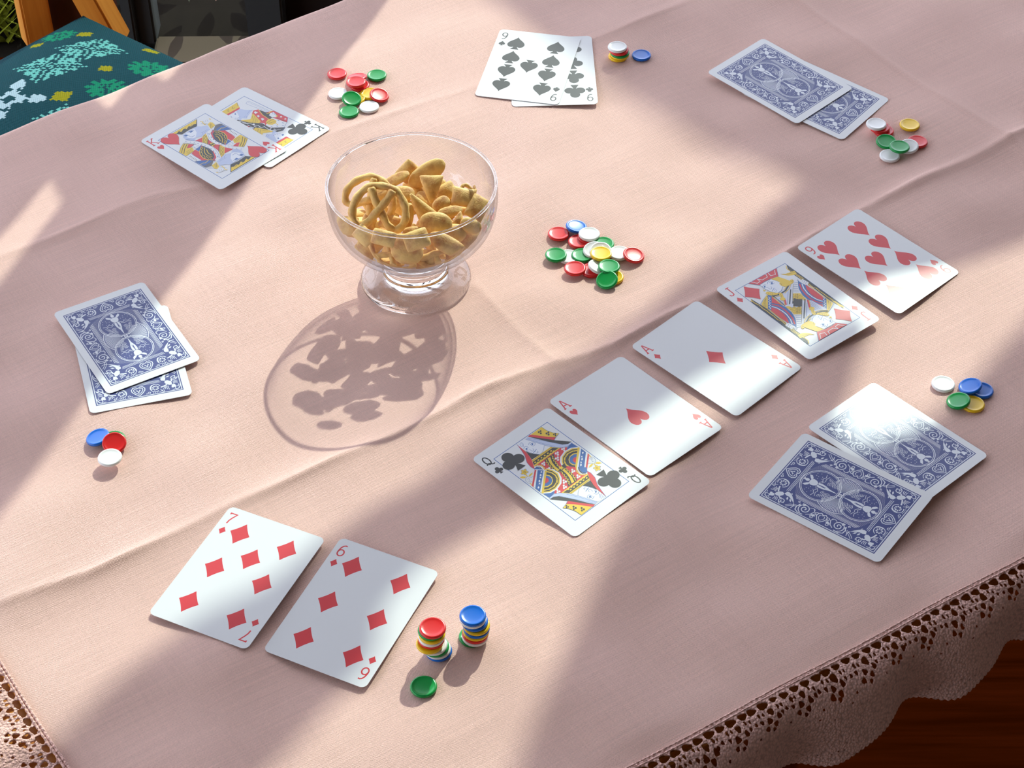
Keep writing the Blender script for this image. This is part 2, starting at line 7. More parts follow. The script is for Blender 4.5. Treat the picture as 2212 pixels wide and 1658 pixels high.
ART = json.loads(r'''{"queen": [["s","U",0.35,-233,346,208,348],["f","R",0,-101,134,124,138,160,110,142,91,80,80,45,48,22,7,-13,-10,-46,-4,-81,47,-57,98,-75,127],["f","U",0,159,108,205,115,209,58,178,81,140,93],["f","W",0,213,62,172,92,123,98,73,81,42,51,23,12,26,-32,50,-72],["f","Y",0,206,57,172,83,127,88,80,73,50,44,32,9,35,-32,52,-70],["f","B",0,198,53,169,75,126,80,84,67,56,41,41,9,43,-28,60,-64],["s","Y",0.9,188,47,158,64,123,68,87,56,65,36,53,9,54,-21,70,-53],["f","Y",0,171,32,149,47,119,46,94,31,78,6,78,-17,90,-37],["f","U",0,166,28,146,39,119,40,97,27,84,6,85,-15,96,-33],["f","R",0,147,11,135,17,117,16,105,6,102,-11,108,-22],["s","B",0.2,112,78,110,63,92,62,87,44,67,40,69,20,50,15],["s","B",0.2,133,82,130,62,155,74,149,55,176,65,169,45],["f","Y",0,205,65,211,54,62,-72,55,-62],["f","W",0,211,54,212,43,73,-72,67,-67],["f","U",0,212,43,211,1,98,-97,73,-72],["f","W",0,211,1,212,-13,103,-103,98,-97],["f","R",0,212,-13,211,-29,109,-111,103,-103],["f","W",0,191,16,201,17,199,7,184,2],["f","W",0,150,-19,161,-17,158,-28,143,-33],["f","W",0,111,-49,122,-47,120,-58,105,-63],["s","W",0.35,168,-1,166,-16],["s","W",0.35,175,-7,159,-10],["s","W",0.35,131,-32,129,-48],["s","W",0.35,137,-39,122,-41],["s","W",0.35,95,-62,92,-76],["s","W",0.35,102,-68,86,-71],["s","W",0.5,61,-58,107,-111],["f","U",0,-101,123,-81,116,-77,94,-82,74,-94,60,-125,92],["s","B",0.6,-89,123,-73,108,-75,81,-91,57],["s","W",0.5,-83,126,-65,112,-66,82,-87,52],["s","Y",0.6,-73,129,-56,112,-58,79,-84,44],["f","B",0,-10,130,65,129,33,83,19,38,12,-4,-13,-10,-43,-18,-34,14,-29,66,-20,110],["f","Y",0,10,125,30,124,8,83,-2,47,-5,7,-22,5,-17,44,-9,83],["s","Y",0.45,-3,126,-8,110,-17,105,-11,93,-24,85,-17,72,-28,63,-20,52,-31,42,-23,29,-33,19,-25,5],["s","Y",0.45,44,125,43,111,31,105,36,92,22,85,28,71,15,62,21,51,10,42,15,30,7,21,10,9],["f","B",0,-48,4,-23,3,-26,-23,-49,-24],["f","Y",0,-25,1,-14,-2,-3,5,-6,-7,4,-14,-8,-18,-13,-29,-18,-19,-30,-21,-23,-11],["f","Y",0,-66,181,94,183,126,135,-93,132],["f","B",0,-73,167,95,169,117,142,-85,143],["s","B",0.22,-68,175,96,176],["f","Y",0,-68,159,-57,159,-60,149,-71,150],["f","Y",0,-59,147,-48,147,-51,137,-62,137],["f","Y",0,-42,159,-31,159,-33,150,-45,150],["f","Y",0,-33,147,-22,147,-25,138,-36,137],["f","Y",0,-15,160,-4,160,-7,150,-18,150],["f","Y",0,-6,147,5,147,2,138,-9,138],["f","Y",0,11,160,23,160,20,150,8,150],["f","Y",0,20,147,31,147,28,138,17,138],["f","Y",0,38,160,49,160,46,151,35,150],["f","Y",0,47,148,58,148,55,138,44,138],["f","Y",0,65,160,76,160,73,151,62,151],["f","Y",0,73,148,85,148,82,138,70,138],["f","W",0,132,115,124,112,119,116,122,124,130,128,135,123],["f","W",0,145,113,137,109,132,114,136,122,143,125,148,121],["f","W",0,133,99,125,96,121,100,124,108,132,112,136,107],["f","W",0,79,116,71,112,66,117,70,125,78,129,83,124],["f","W",0,94,114,85,110,80,114,84,123,92,127,97,122],["f","W",0,81,99,73,96,68,100,71,108,80,112,85,107],["f","W",0,50,85,42,81,37,86,40,94,48,98,54,93],["f","W",0,65,83,56,79,51,83,55,92,63,96,68,91],["f","W",0,52,68,44,65,39,69,42,77,51,81,56,76],["f","W",0,-37,112,-45,109,-50,113,-46,121,-39,124,-34,120],["f","W",0,-24,110,-31,106,-36,111,-33,118,-25,122,-21,118],["f","W",0,-35,96,-43,93,-48,97,-45,105,-37,109,-32,104],["f","W",0,-47,58,-55,55,-60,59,-57,67,-49,71,-44,66],["f","W",0,-33,56,-41,52,-46,57,-43,65,-35,69,-30,64],["f","W",0,-45,42,-53,38,-58,43,-55,51,-47,55,-42,50],["f","B",0,-41,264,-33,233,-20,211,1,181,-64,184,-52,222],["f","R",0,-39,342,-42,307,-43,262,-51,227,-66,182,-104,117,-110,143,-101,187,-70,239,-51,297],["s","U",0.2,-39,342,-51,297,-70,239,-101,187,-110,143,-106,116],["f","P",0,-7,344,25,338,51,277,73,220,51,200,25,184,-1,183,-22,214,-37,259,-38,303,-37,337],["s","U",0.2,73,220,51,200,25,184,-1,183,-22,214,-37,259],["s","U",0.18,-30,337,-25,325,-35,306],["s","U",0.18,-19,338,-15,322,-29,300],["s","U",0.18,-9,338,-8,319,-25,299],["s","U",0.25,8,289,22,297,33,295],["s","U",0.25,15,279,29,287,40,281,47,270],["f","U",0,27,283,37,280,29,269,20,271],["s","U",0.2,17,277,21,261,34,261,47,270],["s","U",0.25,-37,284,-22,293,-10,288,-8,272],["f","U",0,-26,279,-15,276,-23,265,-31,268],["s","U",0.2,-32,273,-31,262,-22,258],["s","U",0.2,-13,258,-15,238,-8,230,4,239,4,248],["s","U",0.35,17,228,-18,219],["s","U",0.2,-7,220,1,216],["s","U",0.2,12,214,1,207],["s","U",0.2,12,203,-7,203],["f","W",0,73,220,84,197,52,194],["f","L",0,30,337,47,341,144,202,210,119,200,114,167,112,133,130,98,173,73,221,51,277],["s","U",0.18,27,336,51,277,73,221,98,172,133,130,167,112,205,115],["s","U",0.15,43,335,108,227,154,142],["s","U",0.15,37,333,76,237,113,166],["f","B",0,53,342,90,296,147,206,211,125,182,126,156,145,109,228,80,286],["f","R",0,74,345,101,308,168,218,145,210,106,269,53,342],["f","Y",0,168,344,170,300,183,260,205,228,170,219,137,256,101,308,77,342],["s","B",0.18,168,344,170,300,183,260,205,228],["s","U",0.2,205,228,174,221,144,207],["f","B",0,131,319,123,315,118,320,122,328,129,331,134,327],["f","B",0,144,317,137,313,132,318,135,325,143,329,148,325],["f","B",0,133,303,125,299,120,304,123,311,131,315,136,311],["f","B",0,157,278,149,274,144,278,148,287,155,290,160,286],["f","B",0,170,275,163,272,158,276,161,284,169,288,174,284],["f","B",0,159,261,151,258,146,262,149,270,157,274,162,270],["f","B",0,181,241,175,238,171,242,174,248,180,251,184,247],["f","B",0,192,239,186,236,182,240,185,246,191,249,195,245],["f","B",0,183,228,176,225,172,228,175,235,182,238,186,234],["f","Y",0,-149,125,-155,123,-162,126,-166,125,-171,120,-177,118,-180,124,-179,131,-180,134,-187,137,-190,143,-185,148,-178,149,-175,152,-174,160,-169,165,-163,162,-160,156,-156,155,-149,156,-143,154,-145,147,-150,142,-151,138,-148,132],["s","U",0.2,-148,124,-155,122,-162,125,-166,124,-171,118,-178,117,-181,122,-180,130,-182,133,-188,137,-191,143,-186,148,-179,150,-175,153,-174,161,-169,166,-163,164,-159,158,-155,156,-148,157,-142,155,-143,148,-148,142,-149,138,-146,131,-148,124],["s","B",0.2,-170,145,-160,147,-160,135,-171,133,-170,145],["s","Y",0.6,-172,121,-178,101],["f","Y",0,-215,130,-197,124,-183,105,-198,102,-212,114],["f","Y",0,-174,99,-153,106,-132,104,-146,94,-166,92],["s","U",0.16,-178,101,-200,96,-210,82,-213,60,-206,50],["s","U",0.16,-178,97,-165,80,-149,76],["s","U",0.16,-196,86,-182,84,-192,65,-189,51],["s","U",0.16,-198,71,-200,50],["s","Y",0.5,-203,50,-209,27]],"jack": [["s","U",0.35,-224,352,222,352],["f","N",0,-110,174,93,164,142,177,170,168,95,71,79,-31,77,-42,-10,-6,-79,7,-98,38,-110,130],["f","U",0,168,176,177,147,181,108,173,-60,181,-79,145,-121,118,-103,95,-75,82,-27,87,39,112,103],["s","R",1.0,152,137,124,87,110,34,105,-13,111,-59,135,-97],["s","W",0.75,165,127,142,87,127,34,126,-10,132,-50,148,-85],["f","R",0,176,108,182,39,179,-58,154,-77,136,-37,136,14,150,67],["f","U",0,175,-58,186,-80,88,-184,75,-161],["s","W",0.4,177,-70,163,-75,165,-92,147,-94,148,-111,131,-113,132,-130,114,-132,116,-149,98,-151,100,-168],["f","Y",0,182,-83,184,-142,144,-164,94,-188,112,-158],["s","B",0.2,181,-101,155,-135,121,-165],["s","B",0.2,180,-120,159,-144,129,-165],["f","R",0,85,-52,124,-108,82,-154,84,-105],["s","Y",0.5,85,-48,82,-103,78,-157],["s","B",0.4,75,-34,70,-100,68,-165],["f","B",0,222,335,224,251,222,127,225,-11,233,-190,201,-222,189,-95,191,-23,194,32,191,100,189,160,187,234,193,288],["s","Y",0.55,211,326,194,301,194,274,201,249],["s","Y",0.55,196,224,199,185,193,144],["s","Y",0.45,205,226,210,176,206,153],["s","Y",0.55,199,103,196,57,207,36,203,-6,205,-27,203,-71,207,-100,203,-141,211,-179,208,-215],["s","Y",0.45,188,96,186,19,184,-53,189,-136],["f","Y",0,124,288,152,269,190,261,219,255,211,225,180,226,151,244,132,267],["s","B",0.2,124,288,149,262,191,247,218,242],["f","W",0,202,163,210,109,188,96,174,106,166,136,167,170,178,182,182,152],["s","U",0.18,205,154,182,143],["s","U",0.18,208,142,181,127],["s","U",0.18,210,128,183,113],["s","U",0.18,177,183,166,155,171,122],["f","W",0,128,175,165,166,127,124,88,64,53,95],["s","U",0.32,126,167,150,152],["s","U",0.32,113,154,136,138],["s","U",0.32,101,141,124,123],["s","U",0.32,89,128,113,109],["s","U",0.32,76,115,102,93],["s","U",0.32,64,102,93,78],["f","Y",0,51,93,90,63,81,19,81,-19,69,-27,55,-9,55,10,35,4,31,23,17,27,7,31,0,40],["s","B",0.2,44,86,47,68,67,68,68,48,83,49],["s","B",0.2,33,75,36,57,57,57,58,37,80,32],["s","B",0.2,23,64,26,46,46,46,47,26,77,15],["s","B",0.2,12,53,15,35,36,35,37,15,72,0],["s","B",0.18,61,82,13,33],["s","B",0.18,72,73,25,24],["f","B",0,-6,36,13,33,19,20,37,2,-19,-55,-34,-31,-56,-14],["s","B",0.75,67,132,-70,0],["s","W",0.6,112,162,-60,-8],["s","W",0.6,54,130,-76,5],["s","U",0.2,40,127,-54,35],["s","B",0.2,116,159,-56,-11],["s","U",0.13,-91,141,-87,17],["s","U",0.13,-81,133,-76,24],["s","U",0.13,-68,123,-65,50],["s","U",0.13,-54,118,-54,67],["f","R",0,-44,81,-30,77,-77,9,-84,20],["s","Y",0.4,-42,83,-85,21],["s","B",1.0,-108,176,-72,152,-21,140,34,145,85,170],["s","Y",0.45,-101,183,-64,161,-20,149],["s","Y",0.45,-108,166,-77,141,-31,129],["s","Y",0.45,26,155,70,169],["s","Y",0.45,10,129,63,142,95,162],["f","Y",0,-21,153,-6,151,-8,127,-24,101,-38,102,-40,119],["f","Y",0,-51,109,-31,109,-21,92,-30,77,-50,80,-60,94],["s","B",0.18,-18,147,-25,121,-37,111],["f","P",0,-61,290,38,288,62,227,43,183,13,161,-23,156,-52,197,-62,240],["s","U",0.2,-61,290,-62,240,-52,197],["s","U",0.2,43,183,13,161,-23,156],["s","U",0.28,-14,267,3,280,20,279],["s","U",0.25,2,267,22,271,33,259],["f","U",0,9,262,24,262,17,246,4,247],["s","U",0.2,-4,253,7,241,30,246],["s","U",0.25,-61,265,-43,274,-29,269],["f","U",0,-51,263,-36,265,-46,250,-56,251],["s","U",0.2,-61,255,-53,244,-40,242],["s","U",0.2,-40,242,-38,217,-28,213,-16,223,-16,233],["s","U",0.35,-7,209,-40,193],["s","U",0.18,-7,197,-26,186],["s","U",0.18,-6,186,-25,175],["f","Y",0,38,291,90,280,125,197,133,204,147,199,144,182,126,170,90,166,56,173,44,199,47,219,60,225,58,247],["s","B",0.15,125,197,125,184,140,185,142,197],["s","B",0.15,58,223,56,206,44,199],["f","Y",0,-72,248,-76,231,-63,234,-75,221,-85,227],["f","Y",0,-87,208,-71,211,-53,191,-33,165,-18,157,-37,146,-64,161,-90,185],["s","B",0.13,-72,199,-79,182],["s","B",0.13,-62,191,-71,172],["s","B",0.13,-53,182,-61,163],["s","B",0.13,-40,171,-47,157],["f","R",0,-110,347,143,347,95,279,38,291,-18,296,-63,289],["s","W",0.45,-85,348,-62,312,-33,316,-34,341],["s","W",0.45,-33,343,-12,317,34,318,46,347],["s","W",0.45,66,345,60,314,93,304,120,342],["s","U",0.18,-110,347,-63,289,-18,296,38,291,95,279,143,347],["s","U",0.2,-104,182,-148,166,-193,144],["f","Y",0,-226,214,-196,192,-200,159,-198,122,-213,134,-214,173]],"king_heart": [["s","U",0.35,-224,343,218,341],["f","R",0,-63,143,14,135,74,160,112,157,130,137,160,97,184,70,169,-43,122,-60,121,-21,62,-61,6,-38,-5,-14,-36,32,-37,77],["f","V",0,115,138,175,179,214,164,218,48,180,74,136,115],["f","U",0,141,140,205,139,216,111,217,52,172,83,139,119],["s","Y",0.5,145,112,180,120,187,109,217,107],["f","B",0,118,127,140,102,149,62,140,19,113,-20,75,-46,48,-54,39,-5,54,53,86,109],["s","Y",0.5,118,131,141,103,151,60,138,14,111,-24,72,-49],["s","Y",0.35,117,112,115,92,130,95,123,68,138,67,125,43,133,34,116,15,115,0,98,-10,92,-26,74,-29,66,-43],["s","Y",0.45,96,97,111,73,109,38,91,5,58,-27],["s","Y",0.5,87,77,90,58,82,30,66,1],["f","U",0,117,-20,118,-59,62,-61],["f","Y",0,34,159,68,140,-31,33,-38,79],["s","B",0.25,40,152,-33,73],["s","B",0.25,57,140,-29,47],["s","B",0.3,41,144,31,123,13,114,4,92,-14,83,-23,63],["s","B",0.6,38,101,-29,31],["s","W",3.2,108,161,71,140,37,71,30,12,39,-51,61,-116,108,-194],["s","U",0.2,125,158,86,109,60,46,57,-11,65,-57,80,-104,131,-182],["s","U",0.2,73,154,41,98,19,31,19,-37,40,-112,85,-206],["s","U",0.5,74,137,67,122],["s","U",0.5,58,94,52,81],["s","U",0.5,48,60,45,48],["s","U",0.5,43,27,40,15],["s","U",0.5,42,-6,42,-17],["s","U",0.5,43,-37,44,-45],["s","U",0.5,48,-68,51,-75],["s","U",0.5,57,-98,60,-104],["s","U",0.5,67,-127,71,-135],["s","U",0.5,82,-151,86,-158],["s","U",0.5,98,-183,103,-188],["f","W",0,178,76,208,51,206,-42,175,-42],["s","B",0.35,205,47,192,42],["s","B",0.35,204,33,191,27],["s","B",0.35,203,18,191,13],["s","B",0.35,203,4,191,0],["s","B",0.35,203,-9,191,-14],["s","B",0.35,204,-21,191,-28],["s","U",0.2,175,64,176,-36],["f","Y",0,137,-53,214,-47,218,-124,175,-155,132,-180,108,-149,153,-116,116,-94],["f","R",0,99,-109,128,-104,147,-118,106,-147,88,-113],["s","B",0.22,143,-60,191,-60],["s","B",0.22,135,-73,194,-70],["s","B",0.22,126,-87,185,-84],["s","B",0.5,209,-80,169,-119,118,-153],["s","B",0.5,214,-100,173,-138,126,-169],["s","B",0.2,216,-117,175,-155,131,-179],["f","W",0,55,-69,82,-61,107,-59,107,-92,83,-103,64,-94],["s","U",0.18,55,-69,82,-61,107,-59,107,-92],["s","U",0.15,70,-70,95,-68],["s","U",0.15,65,-80,95,-82],["f","B",0,-9,9,12,9,18,-29,-6,-39,-20,-9],["f","Y",0,-12,5,0,7,-2,-6,-15,-10],["f","Y",0,-5,-21,7,-19,5,-33,-8,-37],["f","Y",0,4,6,14,5,13,-7,2,-7],["f","Y",0,-20,-20,-8,-18,-8,-29,-20,-31],["f","L",0,-91,198,-78,236,-64,266,74,271,93,246,133,218,111,165,74,160,20,143,-7,158,-22,167,-59,139,-85,168],["f","P",0,-60,258,42,261,25,214,-19,171,-45,177,-61,210],["s","U",0.3,-17,260,6,265,30,247],["f","U",0,-10,260,14,256,19,243,-7,241],["f","U",0,-66,249,-46,250,-41,229,-59,231],["s","U",0.25,-68,248,-47,255,-38,237],["s","U",0.25,-39,231,-42,204,-29,197],["s","U",0.3,-39,194,-10,195],["s","U",0.15,-83,203,-56,197,-38,177],["s","U",0.15,-91,189,-62,181,-44,161],["s","U",0.15,-87,170,-65,164,-52,151],["s","U",0.15,54,182,97,181,114,169],["s","U",0.15,51,170,94,169],["s","U",0.15,37,186,52,184,42,164,21,158],["s","U",0.15,-80,238,-77,228,-68,225],["f","B",0,-106,336,135,339,75,270,14,279,-63,273],["f","Y",0,-102,334,128,336,90,296,73,307,46,298,37,316,3,299,-8,319,-47,301,-53,322,-83,310],["s","B",0.3,-56,318,-38,321,-64,304,-65,289],["s","B",0.3,-9,313,9,316,-17,299,-12,286],["s","B",0.3,49,311,67,314,40,296,47,285],["s","U",0.2,135,339,75,270],["f","W",0,117,274,135,300,151,290,191,281,190,247,149,223,131,258],["s","U",0.15,150,284,140,264],["s","U",0.15,163,281,153,258],["s","U",0.15,177,278,167,253],["s","U",0.18,117,274,131,258,149,223],["s","Y",0.6,132,300,139,285,128,258,129,237],["s","Y",0.7,197,276,200,260],["f","Y",0,144,229,170,238,181,219,170,177,148,175,122,169,131,197],["s","B",0.2,146,219,161,195],["s","B",0.2,140,203,153,181],["s","B",0.2,170,224,127,179],["f","W",0,182,210,212,166,179,183]],"king_club": [["s","U",0.35,-211,340,214,340],["f","R",0,100,145,130,163,164,144,162,78,222,44,225,-102,179,-135,108,-169,57,-128,38,-43,40,16,-22,71,57,108],["f","B",0,163,140,170,80,178,48,158,-18,137,-15,119,2,134,68],["s","Y",0.5,161,139,131,71,122,-1],["f","W",0,150,-8,172,-142,113,-167,59,-125,42,-45],["s","B",0.35,168,-31,175,-141],["s","U",0.5,150,-65,151,-82],["s","U",0.5,148,-113,151,-128],["s","U",0.5,123,-138,126,-152],["s","U",0.5,92,-110,95,-125],["s","U",0.5,59,-86,64,-98],["f","B",0,-43,131,-38,113,-4,77,10,-13,32,-77,121,-174,80,-190,29,-166,3,-77,-51,7,-47,80],["s","W",0.5,-53,98,-33,106,-25,91,-27,66,-32,49,-6,40,-13,4,2,-21,5,-52,21,-83,21,-105,29,-126,47,-143,57,-128,47,-121],["s","W",0.4,15,-65,31,-84,29,-115,32,-146,57,-150,80,-168],["f","W",0,-5,-23,7,-27,-3,-43,-13,-36],["f","Y",0,102,141,63,21,22,5,4,38,-30,137,-16,140,36,99],["s","B",0.2,79,125,44,78,11,52],["s","B",0.2,80,102,44,55,17,34],["s","B",0.2,70,69,43,34],["s","B",0.2,-15,124,14,65],["f","W",0,26,0,48,7,63,-18,51,-36,30,-28],["s","U",0.3,36,-2,50,-2,45,-24,33,-20,36,-2],["f","Y",0,76,-17,114,-3,142,-22,140,-64,115,-83,84,-78,66,-50],["s","B",0.35,76,-29,119,-27,145,-36],["s","B",0.3,79,-43,117,-58,127,-70],["s","Y",0.5,115,-77,107,-113],["f","W",0,157,28,183,41,209,32,190,-24,173,-32,152,-6],["s","U",0.25,198,33,186,15],["s","U",0.25,204,21,188,0],["s","U",0.25,202,5,187,-15],["s","Y",0.6,160,59,178,48,198,56,214,48],["f","Y",0,181,-13,196,-15,187,-32,174,-28],["f","W",0,113,140,130,146,135,118,108,118],["f","W",0,89,45,101,42,101,19,75,17],["f","W",0,95,94,110,92,108,72,88,69],["f","W",0,191,-49,207,-45,203,-63,190,-61],["f","W",0,190,-93,206,-89,202,-107,190,-104],["f","L",0,-45,280,83,256,99,214,133,172,48,140,26,124,5,155,-38,136,-36,178,-45,251],["f","P",0,-43,265,47,256,2,176,-28,168,-49,206],["s","U",0.25,4,253,24,256,40,242],["f","U",0,13,242,24,239,14,223,5,228],["f","U",0,-43,238,-27,234,-32,218,-48,221],["s","U",0.2,-39,204,-31,183,-16,198],["s","U",0.3,-21,182,12,180],["s","U",0.15,66,164,115,183,133,172],["s","U",0.15,23,150,43,158,46,144,26,135],["s","U",0.15,-48,148,-13,149],["f","R",0,-38,328,97,273,83,256,-39,260],["f","Y",0,-43,332,129,331,96,272,-27,280],["s","B",0.3,8,316,26,316,3,299,16,295],["s","B",0.3,52,307,77,321,49,299,70,296],["s","B",0.25,129,331,101,292],["s","U",0.18,163,272,183,279,197,270,202,63],["s","U",0.18,163,272,160,252,182,63],["s","U",0.15,184,269,193,63],["s","U",0.2,224,-100,179,-135,112,-168,75,-184]]}''')
S = bpy.context.scene
COL = S.collection

# ------------------------------------------------------------------ camera
c = D['cam']
cam_data = bpy.data.cameras.new('camera')
cam = bpy.data.objects.new('camera', cam_data); COL.objects.link(cam)
r, u, f = Vector(c['r']), Vector(c['u']), Vector(c['f'])
M = Matrix((r, u, -f)).transposed().to_4x4(); M.translation = Vector(c['loc'])
cam.matrix_world = M
cam_data.sensor_width = 36.0; cam_data.lens = c['lens']; cam_data.clip_start = .01
S.camera = cam
# ------------------------------------------------------------------ sky, sun, exposure
SUN = Vector(D['sun'])
w = bpy.data.worlds.new('sky'); S.world = w; w.use_nodes = True
bg = w.node_tree.nodes['Background']
bg.inputs[0].default_value = (.85, .92, 1.08, 1); bg.inputs[1].default_value = 3.1
sd = bpy.data.lights.new('sun', 'SUN'); so = bpy.data.objects.new('sun', sd); COL.objects.link(so)
sd.energy = 4.0; sd.angle = math.radians(.53); sd.color = (.88, 1.0, .85)
so.rotation_euler = SUN.to_track_quat('Z', 'Y').to_euler(); so.location = SUN * 6
S.view_settings.view_transform = 'Standard'; S.view_settings.look = 'None'
S.view_settings.gamma = 1.0; S.view_settings.exposure = 0.0; S.view_settings.use_curve_mapping = False

# ------------------------------------------------------------------ helpers
def srgb(r, g, b):
    def l(v):
        v /= 255.0
        return v/12.92 if v <= .04045 else ((v+.055)/1.055)**2.4
    return (l(r), l(g), l(b), 1.0)

def material(name, col, rough=.5, spec=.5, **kw):
    m = bpy.data.materials.new(name); m.use_nodes = True
    b = m.node_tree.nodes['Principled BSDF']
    b.inputs['Base Color'].default_value = col
    b.inputs['Roughness'].default_value = rough
    b.inputs['Specular IOR Level'].default_value = spec
    for k, v in kw.items():
        b.inputs[k.replace('_', ' ')].default_value = v
    return m

class N:
    """tiny node-building shorthand"""
    def __init__(s, m): s.t = m.node_tree; s.b = s.t.nodes.get('Principled BSDF')
    def new(s, ty, **kw):
        n = s.t.nodes.new(ty)
        for k, v in kw.items(): setattr(n, k, v)
        return n
    def link(s, a, b): s.t.links.new(a, b)
    def math(s, op, a, b=None, c=None):
        n = s.new('ShaderNodeMath', operation=op)
        for i, x in enumerate((a, b, c)):
            if x is None: continue
            if isinstance(x, (int, float)): n.inputs[i].default_value = x
            else: s.link(x, n.inputs[i])
        return n.outputs[0]
    def mix(s, fac, a, b, blend='MIX'):
        n = s.new('ShaderNodeMix', data_type='RGBA', blend_type=blend)
        for i, x in ((0, fac), (6, a), (7, b)):
            if isinstance(x, (int, float)): n.inputs[i].default_value = x
            elif isinstance(x, tuple): n.inputs[i].default_value = x
            else: s.link(x, n.inputs[i])
        return n.outputs[2]
    def noise(s, vec, scale, detail=2, rough=.5):
        n = s.new('ShaderNodeTexNoise'); n.inputs['Scale'].default_value = scale
        n.inputs['Detail'].default_value = detail; n.inputs['Roughness'].default_value = rough
        if vec is not None: s.link(vec, n.inputs['Vector'])
        return n.outputs[0]
    def coord(s, scale=(1, 1, 1), out='Object'):
        t = s.new('ShaderNodeTexCoord'); mp = s.new('ShaderNodeMapping')
        mp.inputs['Scale'].default_value = scale; s.link(t.outputs[out], mp.inputs['Vector'])
        return mp.outputs[0]
    def bump(s, h, strength=.5, dist=.0003):
        n = s.new('ShaderNodeBump'); n.inputs['Strength'].default_value = strength
        n.inputs['Distance'].default_value = dist; s.link(h, n.inputs['Height'])
        s.link(n.outputs[0], s.b.inputs['Normal'])

def mesh(name, verts, faces, mats=(), parent=None, smooth=False, idx=None):
    me = bpy.data.meshes.new(name)
    me.from_pydata([tuple(map(float, v)) for v in verts], [], [tuple(map(int, q)) for q in faces])
    for m in (mats if isinstance(mats, (list, tuple)) else [mats]): me.materials.append(m)
    if idx is not None: me.polygons.foreach_set('material_index', list(map(int, idx)))
    if smooth: me.polygons.foreach_set('use_smooth', [True]*len(me.polygons))
    me.update()
    o = bpy.data.objects.new(name, me); COL.objects.link(o)
    if parent is not None: o.parent = parent
    return o

def empty(name, loc=(0, 0, 0)):
    o = bpy.data.objects.new(name, None); COL.objects.link(o); o.location = loc
    o.empty_display_size = .02
    return o

def tag(o, label, cat, group=None):
    o['label'] = label; o['category'] = cat
    if group: o['group'] = group
    return o

def structure(o): o['kind'] = 'structure'; return o

def box(name, lo, hi, mat, parent=None, bevel=.0):
    bm = bmesh.new(); bmesh.ops.create_cube(bm, size=1)
    for v in bm.verts:
        v.co = Vector([lo[i] + (v.co[i]+.5)*(hi[i]-lo[i]) for i in range(3)])
    if bevel: bmesh.ops.bevel(bm, geom=bm.edges[:], offset=bevel, segments=2, affect='EDGES')
    me = bpy.data.meshes.new(name); bm.to_mesh(me); bm.free(); me.materials.append(mat)
    o = bpy.data.objects.new(name, me); COL.objects.link(o)
    if parent is not None: o.parent = parent
    return o

def beam(name, a, b, wx, wy, mat, parent=None, rot=0.0):
    """a squared bar from a to b"""
    a, b = Vector(a), Vector(b); d = b-a; L = d.length
    o = box(name, (-wx/2, -wy/2, 0), (wx/2, wy/2, L), mat, parent, bevel=min(wx, wy)*.08)
    q = d.to_track_quat('Z', 'Y').to_matrix().to_4x4() @ Matrix.Rotation(rot, 4, 'Z')
    q.translation = a; o.matrix_local = q
    return o

def lathe(prof, seg, cap=False):
    V, F = [], []; n = len(prof)
    for i in range(seg):
        t = 2*math.pi*i/seg; cx, sx = math.cos(t), math.sin(t)
        for rr, z in prof: V.append((rr*cx, rr*sx, z))
    for i in range(seg):
        j = (i+1) % seg
        for k in range(n-1):
            a, b = prof[k][0] < 1e-9, prof[k+1][0] < 1e-9
            q = [i*n+k, j*n+k, j*n+k+1, i*n+k+1]
            if a: q = [i*n+k, j*n+k+1, i*n+k+1]
            if b: q = [i*n+k, j*n+k, i*n+k+1]
            F.append(q)
    return V, F

def lathe_obj(name, prof, seg, mat, parent=None):
    V, F = lathe(prof, seg)
    o = mesh(name, V, F, mat, parent, smooth=True)
    bm = bmesh.new(); bm.from_mesh(o.data)
    bmesh.ops.remove_doubles(bm, verts=bm.verts[:], dist=1e-7)
    bmesh.ops.recalc_face_normals(bm, faces=bm.faces[:])
    bm.to_mesh(o.data); bm.free()
    return o

